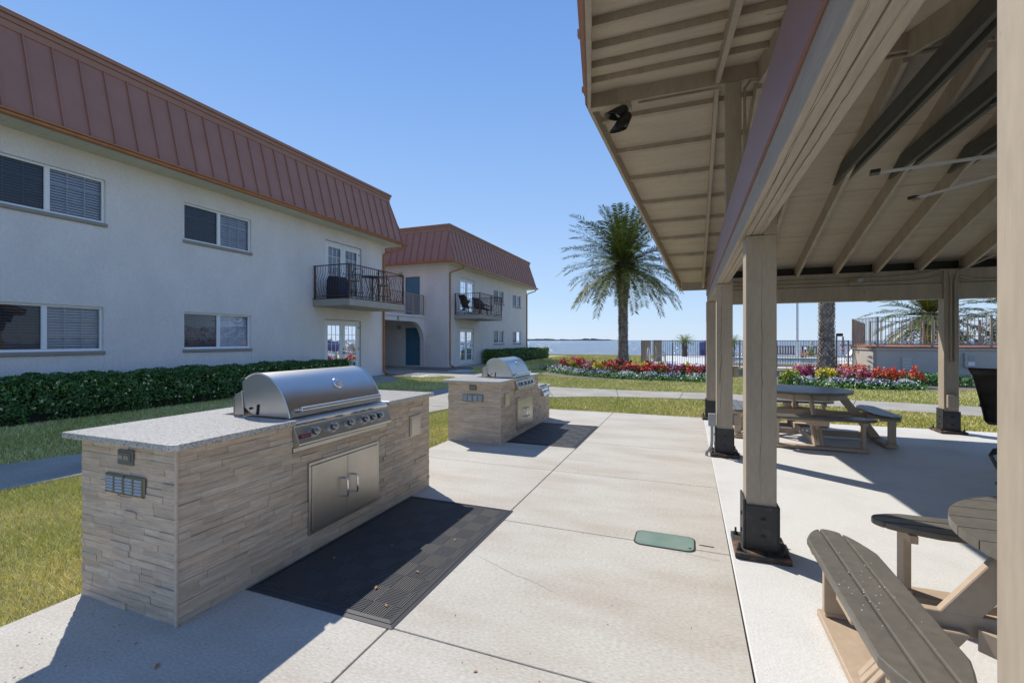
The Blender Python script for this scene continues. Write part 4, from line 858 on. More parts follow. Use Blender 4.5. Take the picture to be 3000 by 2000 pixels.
MB().prism(rrect(-.170,3.585,.41,.245,.055),lambda p,q,t:(p,q,t),.0035,.006).build('cover_lid',M_green,V_,bevel=.002); MB().box(.0,.015,3.50,3.515,.0062,.0075).build('bolt_hole',M_black,V_)
lg=np.random.default_rng(8)
M_deadleaf=mat('dry_leaf',(.42,.22,.09),.8,var=.3,vscale=30); M_twig=mat('twig',(.10,.075,.05),.9,var=.3,vscale=30)
for i,(x,y,z,s_,lab) in enumerate([(-1.75,2.25,.018,.02,'dry orange leaf on the near right part of the nearest mat'),(-2.0,2.75,.018,.018,'dry leaf in the middle of the nearest mat'),(-2.25,2.45,.018,.02,'dry leaf on the shaded left part of the nearest mat'),(-1.62,3.0,.018,.018,'dry leaf on the sunlit edge of the nearest mat'),(-1.78,3.35,.018,.016,'dry leaf near the far end of the nearest mat'),(-1.58,2.12,.018,.016,'dry leaf by the near corner of the nearest mat'),(-1.62,2.5,.018,.015,'dry leaf low on the sunlit ribs of the nearest mat'),(-2.28,1.36,.002,.022,'brown leaf on the shaded concrete in front of the nearest island'),(-.9,1.86,.002,.012,'tiny tan leaf on the concrete right of the nearest mat')]):
    b=MB(); a=lg.uniform(0,6.28); c_,s2=math.cos(a),math.sin(a); L=s_; W=s_*.4
    pts=[(-L,0,0),(-.3*L,W,.3*W),(.5*L,.8*W,.5*W),(L,0,.2*W),(.5*L,-.8*W,.4*W),(-.3*L,-W,.5*W)]; b.add([(x+p*c_-q*s2,y+p*s2+q*c_,z+r_) for p,q,r_ in pts],[(0,1,2,3),(0,3,4,5)]); tag(b.build('dry_leaf',M_deadleaf),lab,'leaf','dry leaves on the patio')
b=MB(); b.tube([(-.93+.05*math.cos(t)+.008*t,1.62+.025*math.sin(t)*(1+.1*t),.003) for t in np.linspace(0,7,22)]+[(-1.0,1.60,.003),(-1.05,1.585,.003)],.0012,4); tag(b.build('coiled_twig',M_twig),'thin curled strand lying on the concrete in the near foreground','twig')
for i,(x,y,a,l,lab) in enumerate([(-1.47,1.55,.3,.012,'dark pebble on the concrete between the nearest island and the long joint'),(.12,3.6,-.05,.05,'short straw on the concrete right of the green utility cover'),(-.1,2.0,.4,.035,'short twig on the concrete near the painted slab edge')]):
    tag(MB().beam((x-l*math.cos(a),y-l*math.sin(a),.003),(x+l*math.cos(a),y+l*math.sin(a),.004),.004 if i else .014,.004 if i else .01).build('twig' if i else 'pebble',M_twig),lab,'twig' if i else 'pebble')
# ================================================================ PAVILION
PV=thing('pavilion','open-sided taupe timber pavilion with a prow-shaped gable roof','pavilion',(4.0,5.0,0))
YR=5.0; SL=.31; ZB=4.04      # ridge line, slope, rake bottom height at the ridge
YE0,YE1=.05,9.96             # eaves
def rk(y): return -1.044+(y-YR)*.1737 if y>YR else -1.044+(YR-y)*.203
def deckz(y): return 4.20-SL*abs(y-YR)
XR=8.2
def post(x,y,label=None,w_=.19,top=2.23,boxes=False):
    P=MB().box(x-w_/2,x+w_/2,y-w_/2,y+w_/2,.02,top)
    o=P.build('post',M_taupe,PV,bevel=.006,seg=2)
    if label: o['label']=label
    br=MB(); h=.355; t=.012
    br.box(x-w_/2-.004,x+w_/2+.004,y-w_/2-t-.003,y-w_/2-.003,.045,h).box(x-w_/2-.004,x+w_/2+.004,y+w_/2+.003,y+w_/2+t+.003,.045,h)
    br.box(x-w_/2-t-.006,x-w_/2-.004,y-w_/2-.012,y+w_/2+.012,.045,h+.035).box(x+w_/2+.004,x+w_/2+t+.006,y-w_/2-.012,y+w_/2+.012,.045,h)
    B=br.build('post_bracket',M_blacksteel,o,bevel=.002)
    MB().box(x-w_/2-.075,x+w_/2+.075,y-w_/2-.10,y+w_/2+.10,.005,.045).build('base_plate',M_rust,o,bevel=.004)
    for sx in (-1,1):
        for sy in (-1,1):
            p=(x+sx*(w_/2+.045),y+sy*(w_/2+.045)); MB().lathe([(.022,0),(.022,.003),(.016,.004),(.016,.018),(.008,.019),(.008,.05),(0,.052)],(*p,.045),(0,0,1),6).build('anchor_bolt',M_bolt,o)
    for z in (.14,.26):
        MB().lathe([(.020,0),(.020,.004),(.012,.005),(.012,.012),(.006,.013),(.006,.018),(0,.018)],(x+.012,y-w_/2-t-.003,z),(0,-1,0),8).build('bracket_bolt',M_bolt,o)
        MB().lathe([(.016,0),(.016,.008),(0,.009)],(x-w_/2-t-.006,y,z),(-1,0,0),8).build('bracket_bolt',M_bolt,o)
    return o
PYs=[.640,3.66,6.56,9.46]; PXs=[.4675,.445,.43,.405]
labs=['near post at the right edge, closest to the viewer',None,'post carrying the grey conduit box','corner post farthest along the patio edge']
for x,y,l in zip([.4445,.4675,.43,.405],PYs,labs): post(x,y,l,top=2.228)
for x,y in ((3.93,9.46),(7.35,9.46),(7.35,6.56),(7.35,3.66),(7.35,.63),(3.93,.63)): post(x,y,top=2.64)
# long front beam and its inner partner, metal flashing above
b=MB(); b.box(.335,.405,.0,9.80,2.23,2.50).box(.409,.478,.0,9.78,2.232,2.50); b.build('front_beam',M_taupeY,PV,bevel=.006,seg=2)
MB().box(.320,.333,.0,9.78,2.372,2.665).box(.320,.478,.0,9.78,2.6655,2.668).build('beam_flashing',M_purple,PV)
for x,y in zip([.4675,.43,.405],PYs[1:]): MB().box(.480,x+.095,y-.095,y+.095,2.229,2.60).build('post_tenon',M_taupe,PV,bevel=.005)
MB().box(7.28,7.42,.0,9.8,2.5,2.66).build('back_beam',M_taupeY,PV,bevel=.006)
for y0,y1,nm_ in ((9.39,9.53,'far_beam'),(.56,.70,'near_beam')):
    MB().box(.482,7.25,max(y0,y1)+.003 if y0>5 else y0-.033,(y1+.033) if y0>5 else y0-.003,2.42,deckz((y0+y1)/2)-.02).build('eave_shade_blocking',M_black,PV)  # blocking boards coloured black to paint in the deep shade under the eaves
    MB().box(.482,3.833,y0,y1,2.165,2.425).box(4.027,7.255,y0,y1,2.165,2.425).box(.482,7.255,y0+.012,y1,2.43,2.655).build(nm_,M_taupe,PV,bevel=.005)
# ridge beam, king post, rafters
MB().box(-1.03,7.9,YR-.045,YR+.045,ZB-.01,4.19).build('ridge_beam',M_taupe,PV,bevel=.005)
MB().box(.337,.477,YR-.07,YR+.07,2.50,ZB-.012).build('king_post',M_taupe,PV,bevel=.005)
def slopebeam(b,x0,x1,ya,yb,zoff_lo,zoff_hi,xf=None):
    """box following the roof slope between ya and yb; zoff relative to the deck underside"""
    P=[(ya,deckz(ya)+zoff_lo),(yb,deckz(yb)+zoff_lo),(yb,deckz(yb)+zoff_hi),(ya,deckz(ya)+zoff_hi)]
    b.prism(P,lambda p,q,t:(t,p,q),x0,x1)
for k in range(-2,10):
    x=1.80+.578*k
    for ya,yb in ((YR+.05,9.62),(YR-.05,.38)):
        b=MB(); slopebeam(b,x-.0225,x+.0225,ya,yb,-.215,-.001); b.build('rafter',M_taupe,PV,bevel=.003)
for ya,yb in ((YR+.05,9.9),(YR-.05,.1)):
    b=MB(); slopebeam(b,.245,.288,ya,yb,-.14,-.001); b.build('outer_rafter',M_taupeY,PV,bevel=.003)
# purlins under the overhang
for y in (5.351,5.898,6.457,7.038,7.576,8.108,8.711,9.31,4.30,3.81,3.35,2.89,2.44,1.98,1.5,1.0,.5):
    z=deckz(y); b=MB(); xe=rk(y)+.035
    b.prism([(y-.022,deckz(y-.022)-.055),(y+.022,deckz(y+.022)-.055),(y+.022,deckz(y+.022)-.001),(y-.022,deckz(y-.022)-.001)],lambda p,q,t:(t,p,q),xe,.62); b.build('purlin',M_taupe,PV)
# deck boards (each slope one part), with a thin metal skin above
for s_,ye,nm_ in ((1,YE1,'roof_deck'),(-1,YE0,'roof_deck')):
    b=MB(); b.prism([(rk(YR)+.01,YR),(rk(ye)+.01,ye),(XR,ye),(XR,YR)],lambda p,q,t:(p,q,deckz(q)+t),0,.024); D=b.build(nm_,M_deck,PV)
    b=MB(); b.prism([(rk(YR)-.045,YR),(rk(ye)-.045,ye+s_*.05),(XR+.05,ye+s_*.05),(XR+.05,YR)],lambda p,q,t:(p,q,deckz(q)+t),.026,.05)
    n=3
    for k in range(n):
        y=YR+(ye-YR)*(k+.08)/n; xa=rk(y)-.06; b.box(xa,xa+.05,y-.02,y+.02,deckz(y)+.02,deckz(y)+.07)
    b.build('roof_sheet',M_roof,PV)
    gsm=MB()
    for y in ([6.17,7.3,8.4,9.5] if s_>0 else [3.6,2.4,1.2]): gsm.box(.5,7.3,y-.0012,y+.0012,deckz(y)-.0012,deckz(y)+.001)
    gsm.build('board_gap',M_letter,D)
# rake boards of the prow and eave fascias
for ye in (YE1,YE0):
    y0,y1=YR,ye; q=[]
    b=MB(); h=.17
    def V3(y,o,dz): return (rk(y)+o,y,ZB-SL*abs(y-YR)+dz)
    vs=[V3(y0,0,0),V3(y0,.038,0),V3(y0,.038,h),V3(y0,0,h),V3(y1,0,0),V3(y1,.038,0),V3(y1,.038,h),V3(y1,0,h)]
    b.add(vs,[(0,1,2,3),(4,7,6,5),(0,4,5,1),(1,5,6,2),(2,6,7,3),(3,7,4,0)]); b.build('rake_board',M_taupeY,PV,bevel=.004)
    b=MB()
    vs=[V3(y0,-.028,.07),V3(y0,-.003,.07),V3(y0,-.003,h+.03),V3(y0,-.028,h+.03),V3(y1,-.028,.07),V3(y1,-.003,.07),V3(y1,-.003,h+.03),V3(y1,-.028,h+.03)]
    b.add(vs,[(0,1,2,3),(4,7,6,5),(0,4,5,1),(1,5,6,2),(2,6,7,3),(3,7,4,0)]); b.build('rake_drip_edge',M_roofcap,PV)
    s_=1 if ye>YR else -1; y=ye-s_*.02; MB().box(rk(ye)+.04,XR,min(y,y+s_*.035),max(y,y+s_*.035),ZB-SL*abs(ye-YR)+.005,ZB-SL*abs(ye-YR)+.17).build('eave_board',M_taupe,PV,bevel=.004)
# dark paired collar ties
for k in range(0,8):
    x=1.80+.578*k; z0,z1=3.505,3.675
    P=[(7.02,z0),(6.62,z1),(3.38,z1),(2.98,z0),(3.5,z0-.01),(6.5,z0-.01)]
    b=MB(); b.prism(P,lambda p,q,t:(t,p,q),x-.066,x-.026); b.prism(P,lambda p,q,t:(t,p,q),x+.026,x+.066); b.build('collar_tie',M_dark,PV,bevel=.003)
# conduits fixed to the frame
b=MB(); y=9.365
b.tube([(.50,y,2.545),(2.9,y,2.548),(3.35,y,2.56),(3.62,y,2.60),(3.80,y,2.64),(3.90,y,2.62),(3.915,y-.02,2.50),(3.915,y-.02,1.15)],.014,8)
b.tube([(.50,y,2.46),(.60,y,2.475),(2.6,y,2.47),(3.35,y,2.47),(3.6,y,2.50),(3.78,y-.02,2.54)],.014,8)
b.tube([(4.6,7.2,3.24),(4.35,8.6,2.86),(4.15,9.3,2.68),(4.0,y,2.60),(3.965,y-.02,2.42),(3.965,y-.02,1.15)],.014,8)
b.tube([(4.03,y,2.52),(4.2,y,2.47),(4.4,y,2.455),(7.2,y,2.455)],.014,8)
b.tube([(-.50,YR-.0,ZB-.025),(.20,YR,ZB-.025),(.30,YR-.03,ZB-.045)],.012,8); b.tube([(1.3,YR-.02,ZB-.03),(.70,YR-.02,ZB-.03),(.55,YR-.08,ZB-.05),(.50,YR-.11,ZB-.12),(.50,YR-.11,ZB-.3),(.50,YR-.11,2.6)],.014,8); b.tube([(1.3,YR,ZB-.03),(7.5,YR,ZB-.03)],.016,8)
b.build('conduit',M_pipe,PV,smooth=True)
MB().box(3.86,4.0,9.30,9.36,.42,.62).build('junction_box',M_taupe,PV,bevel=.005)
MB().box(.53,.60,6.50,6.60,1.02,1.16).box(.53,.60,6.50,6.60,.40,.54).build('junction_box',M_taupe,PV,bevel=.005)
b=MB(); b.lathe([(.0,0),(.06,0),(.06,.02),(.03,.03),(.03,.06),(0,.06)],(2.62,9.375,2.49),(0,-1,0),14); 
tt=thing('eave_spotlight','small round lamp on the inner face of the far pavilion beam','lamp',(2.62,9.3,2.49)); b.build('mount',M_pipe,tt,smooth=True); MB().lathe([(0,-.01),(.045,0),(.05,.06),(.02,.09),(0,.09)],(2.68,9.29,2.51),(.3,-.8,.3),14).build('lamp_head',M_galv,tt,smooth=True)
for x,z in ((1.95,2.30),(2.78,2.31),(4.9,2.3),(1.0,2.3)): MB().lathe([(.016,0),(.016,.006),(.009,.007),(.009,.014),(0,.015)],(x,9.39,z),(0,-1,0),8).build('beam_bolt',M_pipe,PV)
# grey conduit box on the second post
t=thing('conduit_box','grey weatherproof box on a bent conduit beside the second post','electrical box',(.25,6.48,0)); MB().box(.235,.325,6.40,6.47,.39,.55).build('box',M_galv,t,bevel=.006)
MB().tube([(.28,6.44,.40),(.28,6.44,.20),(.27,6.44,.12),(.235,6.44,.065),(.215,6.44,.045),(.212,6.44,-.01)],.019,10).build('conduit',M_galv,t,smooth=True)
# floodlight pair under the ridge tip
t=thing('floodlight','twin black bullet floodlight hanging under the ridge beam tip','floodlight',(-.62,YR,4.02))
MB().box(-.675,-.575,YR-.05,YR+.05,3.965,4.028).build('mounting_plate',M_taupe,t,bevel=.004)
def head(p0,d,L=.20):
    d=Vector(d).normalized(); x=d.cross(Vector((0,0,1))).normalized(); y=x.cross(d); b=MB(); n=22; prof=[(.0,.0),(.042,.0),(.054,.02),(.058,.06),(.064,.10),(.068,L)]
    vs=[];m=len(prof)
    for r,h in prof:
        for k in range(n):
            a=2*math.pi*k/n; hh=h
            if h>=L: hh=L*(1.0+.34*math.cos(a))      # slanted hood
            vs.append(Vector(p0)+d*hh+(x*math.sin(a)+y*math.cos(a))*max(r,1e-4))
    b.add(vs,[(i*n+k,i*n+(k+1)%n,(i+1)*n+(k+1)%n,(i+1)*n+k) for i in range(m-1) for k in range(n)])
    vs2=[Vector(p0)+d*.10+(x*math.sin(2*math.pi*k/n)+y*math.cos(2*math.pi*k/n))*.056 for k in range(n)]
    H=b.build('lamp_head',M_black2,t,smooth=True,angle=50); H.modifiers.new('wall','SOLIDIFY').thickness=.004
    MB().add(vs2,[tuple(range(n))]).build('lens',M_white,H)
M_black2=mat('glossy_black_lamp',(.018,.018,.02),.22,var=.2,vscale=6)
head((-.63,YR-.01,3.975),(-.62,-.55,-.55)); head((-.60,YR-.04,3.90),(-.50,-.35,-.95),.22)
MB().tube([(-.625,YR,3.97),(-.60,YR-.03,3.90)],.016,8).build('knuckle',M_black2,t)
# large ceiling fan
hub=Vector((3.08,4.59,2.96)); t=thing('ceiling_fan','large silver ceiling fan with long thin blades under the pavilion roof','ceiling fan',tuple(hub))
MB().lathe([(0,-.08),(.14,-.07),(.20,-.02),(.20,.05),(.10,.09),(.05,.16),(0,.16)],hub,(0,0,1),24).build('motor',M_galv,t,smooth=True); MB().tube([hub+Vector((0,0,.15)),hub+Vector((0,0,1.2))],.03,10).build('down_rod',M_galv,t)
for k in range(8):
    a=R(170-45*k); d=Vector((math.cos(a),math.sin(a),0)); s_=Vector((-d.y,d.x,0)); b=MB(); P=[(-.036,-.004),(-.012,.003),(.024,.004),(.036,.001),(.0,-.003)]
    b.prism(P,lambda p,q,tt_: tuple(hub+d*tt_+s_*p+Vector((0,0,q+p*.03))),.18,1.55); B=b.build('blade',M_galv,t)
    MB().prism([(-.04,-.008),(.04,-.006),(.044,.022),(-.02,.026)],lambda p,q,tt_: tuple(hub+d*tt_+s_*p+Vector((0,0,q+p*.03))),1.551,1.62).build('blade_tip',M_black,B)
# ================================================================ PICNIC TABLES
def clip_plank(R_,y0,y1,n=9):
    """board of a round top between y0 and y1"""
    P=[]; 
    for k in range(n+1): y=y0+(y1-y0)*k/n; P.append((math.sqrt(max(R_*R_-y*y,.0009)),y))
    for k in range(n,-1,-1): y=y0+(y1-y0)*k/n; P.append((-math.sqrt(max(R_*R_-y*y,.0009)),y))
    return P
def picnic(lab,cx,cy,rot,top_rot):
    T=thing('picnic_table',lab,'picnic table',(0,0,0),'round picnic tables in the pavilion')
    def tf(a): 
        return Matrix.Rotation(a,4,'Z')
    b=MB(); Rt=.645; w_=.141; y=-Rt+.002
    while y<Rt-.01:
        y2=min(y+w_-.006,Rt-.004); b.prism(clip_plank(Rt,y,y2),lambda p,q,t:(p,q,t),.700,.738); y+=w_
    b.xf(tf(top_rot)); b.build('tabletop',M_tabletop,T,bevel=.006,seg=2)
    b=MB()   # octagonal apron under the top
    for k in range(8):
        a0=k*math.pi/4+math.pi/8; a1=a0+math.pi/4; r=.55; b.beam((r*math.cos(a0),r*math.sin(a0),.655),(r*math.cos(a1),r*math.sin(a1),.655),.035,.085)
    b.build('apron',M_tabletrim,T,bevel=.003)
    b=MB(); b.beam((-.86,0,.375),(.86,0,.375),.038,.085).beam((0,-.86,.29),(0,.86,.29),.038,.083).beam((-.5,0,.66),(.5,0,.66),.038,.07).beam((0,-.5,.66),(0,.5,.66),.0385,.071); b.xf(tf(rot)); b.build('cross_brace',M_tabletrim,T,bevel=.003)
    b=MB()
    for k in range(4): 
        a=k*math.pi/2+rot+math.pi/4; c1=(.62*math.cos(a-.72),.62*math.sin(a-.72),.345); c2=(.62*math.cos(a+.72),.62*math.sin(a+.72),.345); b.beam(c1,c2,.036,.085)
    b.build('ring_brace',M_tabletrim,T,bevel=.003)
    for k in range(4):
        M=tf(rot+k*math.pi/2)
        # bench at +X side, running along Y, three boards with rounded ends
        b=MB(); x0,x1=.80,1.085; wd=(x1-x0)/3; half=.65
        for j in range(3):
            xa=x0+j*wd+.003; xb=x0+(j+1)*wd-.003
            def ye(x):
                u=(x-(x0+x1)/2)/((x1-x0)/2); e=half+.0*u+.045*u; return e-.22*abs(u)**2.3
            P=[(xa+(xb-xa)*i/5,ye(xa+(xb-xa)*i/5)) for i in range(6)]; P+=[(x,-y) for x,y in P[::-1]]
            b.prism(P,lambda p,q,t:(p,q,t),.412,.45)
        b.xf(M); b.build('bench_seat',M_tabletop,T,bevel=.007,seg=2)
        for s_ in (-1,1):
            b=MB(); y=s_*.50; b.box(.915,1.005,y-.019,y+.019,.075,.40).box(.83,1.06,y-.020,y+.020,.365,.411); b.xf(M); b.build('leg',M_tabletrim,T,bevel=.003)
        b=MB(); b.box(.88,1.02,-.56,.56,.012,.05).box(.90,1.0,-.55,-.48,.051,.075).box(.90,1.0,.48,.55,.051,.075).box(.93,1.0,-.54,-.40,.0,.012).box(.93,1.0,.40,.54,.0,.012); b.xf(M); b.build('foot_board',M_tabletrim,T,bevel=.004)
        b=MB(); # slanted support from the foot board up to the top
        for (dy,th) in ((-.039,.036),(0.0,.036),(.039,.036)):
            lo,hi=(.99,.055),(.53,.695) 
            if dy!=0: lo,hi=(.985,.055),(.78,.36)
            w2=.12; P=[(lo[0],lo[1]),(hi[0],hi[1]),(hi[0]-w2*1.1,hi[1]),(lo[0]-w2*1.1,lo[1])]; b.prism(P,lambda p,q,t:(p,t,q),dy-th/2,dy+th/2)
        b.box(.80,1.05,-.10,.10,.335,.411)
        b.xf(M); b.build('slanted_leg',M_tabletrim,T,bevel=.004)
        b=MB(); b.beam((.10,.0,.07),(.90,.0,.07),.036,.09) ; b.xf(M); b.build('base_rail',M_tabletrim,T,bevel=.003)
    T.location=(cx,cy,.004); T.rotation_euler=(0,0,0)
    return T
p1=picnic('round picnic table with four benches, in the far half of the pavilion',1.66,8.28,0,0)
p2=copy_tree(p1); p2.location=(1.665,2.33,.004); p2['label']='round picnic table with four benches, nearest, bottom right'
for ch in p2.children:
    if ch.name.startswith('tabletop'): ch.rotation_euler=(0,0,R(0))
# drying cracks in the big timbers, and the seams of the built-up beam
def crack(b,p0,p1,n,w_,nrm,side,amp):
    p0=Vector(p0);p1=Vector(p1); nrm=Vector(nrm); side=Vector(side); q=[]; o=0
    for k in range(n+1): o=o*.8+lg.normal(0,amp); q.append((p0+(p1-p0)*k/n+side*o,w_*(.25+.75*math.sin(math.pi*k/n))*lg.uniform(.6,1.3)))
    for (a,wa),(c,wc) in zip(q[:-1],q[1:]): b.quad(a-side*wa,a+side*wa,c+side*wc,c-side*wc)
lg=np.random.default_rng(17); b=MB()
CR=[((.462,3.564,.42),(.478,3.564,2.1),30,.0012,(0,-1,0),.0022),((.37,6.464,.9),(.40,6.464,2.2),24,.0022,(0,-1,0),.003),((.39,6.464,.5),(.39,6.464,1.3),18,.002,(0,-1,0),.003)]
CR+=[((x,y0,2.2292),(x+.003,y1,2.2292),70,w_,(0,0,-1),.0012) for (x,y0,y1,w_) in ((.361,1.0,6.5,.0016),(.368,1.2,4.0,.0012),(.437,1.2,3.2,.0014),(.446,3.0,6.0,.0013))]
for p,q,n,w_,nr_,am in CR:
    b=MB(); crack(b,p,q,n,w_,nr_,(1,0,0),am); b.build('timber_crack',M_letter,PV)
# paint specks on the near bench
b=MB()
for i in range(48):
    x=lg.normal(.69,.05); y=lg.normal(2.34,.2); s_=lg.uniform(.0008,.003)
    if .60<x<.83 and 1.75<y<2.8: b.lathe([(s_,.0),(s_*.8,.0012),(0,.0014)],(x,y,.4541),(0,0,1),6)
sp=b.build('paint_specks',M_white); sp['label']='scatter of white paint specks on the near bench seat'; sp['category']='paint specks'; sp['kind']='stuff'
# scattered bits of litter on the paving
b=MB()
for i in range(130):
    x=lg.uniform(-3.2,.2); y=lg.uniform(1.1,9.2) if i%3 else lg.uniform(1.0,3.6); a=lg.uniform(0,3.14); l=lg.uniform(.001,.006)
    if -2.6<x<-1.4 and (1.9<y<3.8 or 6.1<y<8): continue
    if x<-2.45: y=lg.uniform(1.0,1.5)
    b.beam((x-l*math.cos(a),y-l*math.sin(a),.0025),(x+l*math.cos(a),y+l*math.sin(a),.003),.0018,.0015)
o=b.build('litter',M_twig); tag(o,'specks of dirt and plant litter scattered over the patio concrete','litter',kind='stuff')
b=MB()
for p,q,n in (((.25,3.0,.0008),(-1.44,3.22,.0008),40),((-.15,3.43,.0008),(.24,3.40,.0008),14),((-1.44,2.9,.0008),(-.7,2.6,.0008),20),((-.2,6.2,.0008),(.25,5.9,.0008),14)): 
    if p[0]>.2 and n==40: continue
    crack(b,p,q,n,.0012,(0,0,1),(0,1,0),.006)
ST(b.build('hairline_cracks',M_letter))
# ================================================================ PATIO CHAIRS
def sling_chair(lab,x,y,rz,grp=None,high=1.0,z=0,m=None):
    T=thing('patio_chair',lab,'patio chair',(0,0,0),grp); m=m or M_chair
    n=12
    def side(s_):
        pts=[(.44,-.27),(.46,0)]
        return [(s_*.255,-.25+.0,.40),(s_*.26,.18,.405),(s_*.26,.25,.45),(s_*.265,.30,.62),(s_*.27,.37,.82),(s_*.275,.46,high-.06),(s_*.26,.57,high+.03)]
    for s_ in (-1,1): MB().tube(side(s_),.016,8).build('side_frame',M_chairframe,T,smooth=True)
    L=side(-1);Rr=side(1); b=MB()
    for i in range(len(L)-1): b.quad(L[i],Rr[i],Rr[i+1],L[i+1])
    o=b.build('sling',m,T,smooth=True); o.modifiers.new('t','SOLIDIFY').thickness=.012
    MB().tube([L[-1],(0,.575,high+.034),Rr[-1]],.014,8).build('top_rail',M_chairframe,T,smooth=True)
    for s_ in (-1,1): MB().tube([(s_*.27,.33,.64),(s_*.31,.25,.67),(s_*.32,-.05,.66),(s_*.32,-.20,.64),(s_*.31,-.24,.60),(s_*.29,-.20,.50),(s_*.26,-.10,.40)],.014,8).build('armrest',M_chairframe,T,smooth=True)
    b=MB(); b.tube([(0,0,.40),(0,0,.12)],.03,10)
    for k in range(4): a=k*math.pi/2+.78; b.tube([(0,0,.13),(.15*math.cos(a),.15*math.sin(a),.09),(.29*math.cos(a),.29*math.sin(a),.02)],.016,8)
    b.tube([(-.2,-.1,.385),(0,0,.37),(.2,-.1,.385)],.014,6); b.build('swivel_base',M_chairframe,T,smooth=True)
    T.location=(x,y,z); T.rotation_euler=(0,0,rz); return T
sling_chair('dark brown high-backed sling chair beside the nearest post, in front of the grass',3.98,7.75,R(128),'dark sling chairs in the pavilion',high=1.10)
sling_chair('dark sling chair of which only an armrest shows beside the nearest post',2.53,4.46,R(-69),'dark sling chairs in the pavilion',high=1.0)
sling_chair('brown mesh swivel chair on the far building balcony, left end',-11.75,23.35,R(160),'balcony chairs',z=2.96,high=1.05)
sling_chair('brown mesh swivel chair on the far building balcony, middle',-11.55,24.6,R(60),'balcony chairs',z=2.96,high=1.05)
sling_chair('brown mesh swivel chair on the far building balcony, right end',-11.55,25.5,R(90),'balcony chairs',z=2.96,high=1.0)
def bar_set(x,y,z):
    T=thing('bar_table','small bronze bistro table on the near balcony','table',(x,y,z)); MB().lathe([(0,.98),(.36,.98),(.36,1.01),(0,1.01)],(x,y,z),(0,0,1),20).build('table_top',M_bronze,T)
    b=MB()
    for k in range(4): a=k*1.571+.4; b.tube([(x+.25*math.cos(a),y+.25*math.sin(a),z),(x+.10*math.cos(a),y+.10*math.sin(a),z+.5),(x+.24*math.cos(a),y+.24*math.sin(a),z+.98)],.014,6)
    b.build('legs',M_bronze,T,smooth=True)
bar_set(-11.55,14.55,2.96)
def stool(lab,x,y,z,rz,m=None):
    m=m or M_bronze; T=thing('bar_chair',lab,'bar chair',(0,0,0),'bar chairs on the near balcony'); b=MB()
    for sx in (-1,1):
        for sy in (-1,1): b.tube([(sx*.24,sy*.22,0),(sx*.19,sy*.18,.72)],.014,6)
    b.tube([(-.22,-.2,.3),(.22,-.2,.3),(.22,.2,.3),(-.22,.2,.3),(-.22,-.2,.3)],.01,5); b.build('legs',m,T)
    MB().box(-.21,.21,-.2,.2,.72,.76).build('seat',M_sand2,T,bevel=.015)
    b=MB(); b.tube([(-.2,.2,.74),(-.21,.25,1.15),(-.1,.27,1.24),(.1,.27,1.24),(.21,.25,1.15),(.2,.2,.74)],.014,8)
    for k in (-1,0,1): b.tube([(k*.09,.21,.76),(k*.09,.265,1.22)],.009,5)
    b.tube([(-.2,.22,1.0),(.2,.22,1.0)],.012,5); b.build('backrest',m,T,smooth=True)
    for s_ in (-1,1): MB().tube([(s_*.21,.22,.98),(s_*.25,.0,.98),(s_*.23,-.15,.95),(s_*.2,-.17,.74)],.011,6).build('armrest',m,T,smooth=True)
    T.location=(x,y,z); T.rotation_euler=(0,0,rz)
M_sand2=mat('tan_seat_cushion',(.45,.36,.26),.8,var=.15,vscale=8)
stool('bar chair left of the bistro table on the near balcony',-11.6,13.65,2.96,R(10)); stool('bar chair right of the bistro table on the near balcony',-11.5,15.25,2.96,R(200))
T=thing('covered_grill','low grill under a dark navy cover at the left end of the near balcony','covered grill',(-11.75,12.95,2.96)); b=MB(); b.prism([(-.30,0),(.30,0),(.28,.62),(.16,.80),(-.2,.82),(-.28,.66)],lambda p,q,t:(-11.75+p,12.95+t,2.965+q),-.26,.26); b.build('cover',M_navy,T,bevel=.04,seg=3,smooth=True)
b=MB(); b.box(-12.02,-11.48,12.70,13.20,2.961,2.99); b.build('cover_hem',M_navy,T,bevel=.01)
# ================================================================ POOL SIDE
def picket_fence(name,lab,pts,h,z=0,sp=.118,post_every=2.35,m=None,r=.010,toprail=.03,group=None):
    m=m or M_tanrail; T=thing(name,lab,'fence',(pts[0][0],pts[0][1],z),group)
    for si,(a,c) in enumerate(zip(pts[:-1],pts[1:])):
        a=Vector((*a,0)); c=Vector((*c,0)); L=(c-a).length; n=max(1,round(L/post_every)); d=(c-a)/L
        for k in range(1 if si else 0,n+1):
            p=a+d*L*k/n; MB().box(p.x-.035,p.x+.035,p.y-.035,p.y+.035,z,z+h+.01).build('post',m,T)
        for k in range(n):
            p=a+d*(L*k/n+.036); q=a+d*(L*(k+1)/n-.036); b=MB(); b.beam((p.x,p.y,z+h-.02),(q.x,q.y,z+h-.02),.04,toprail); b.beam((p.x,p.y,z+.09),(q.x,q.y,z+.09),.03,.03)
            mm=max(2,int((q-p).length/sp))
            for j in range(1,mm): s_=p+(q-p)*j/mm; b.box(s_.x-r,s_.x+r,s_.y-r,s_.y+r,z+.105,z+h-.035)
            b.build('picket_panel',m,T)
    return T
picket_fence('pool_fence','taupe metal picket fence along the front of the pool deck',[(-2.69,35.2),(-2.69,28.85),(.88,28.5),(4.4,27.95),(7.55,27.75)],1.48)
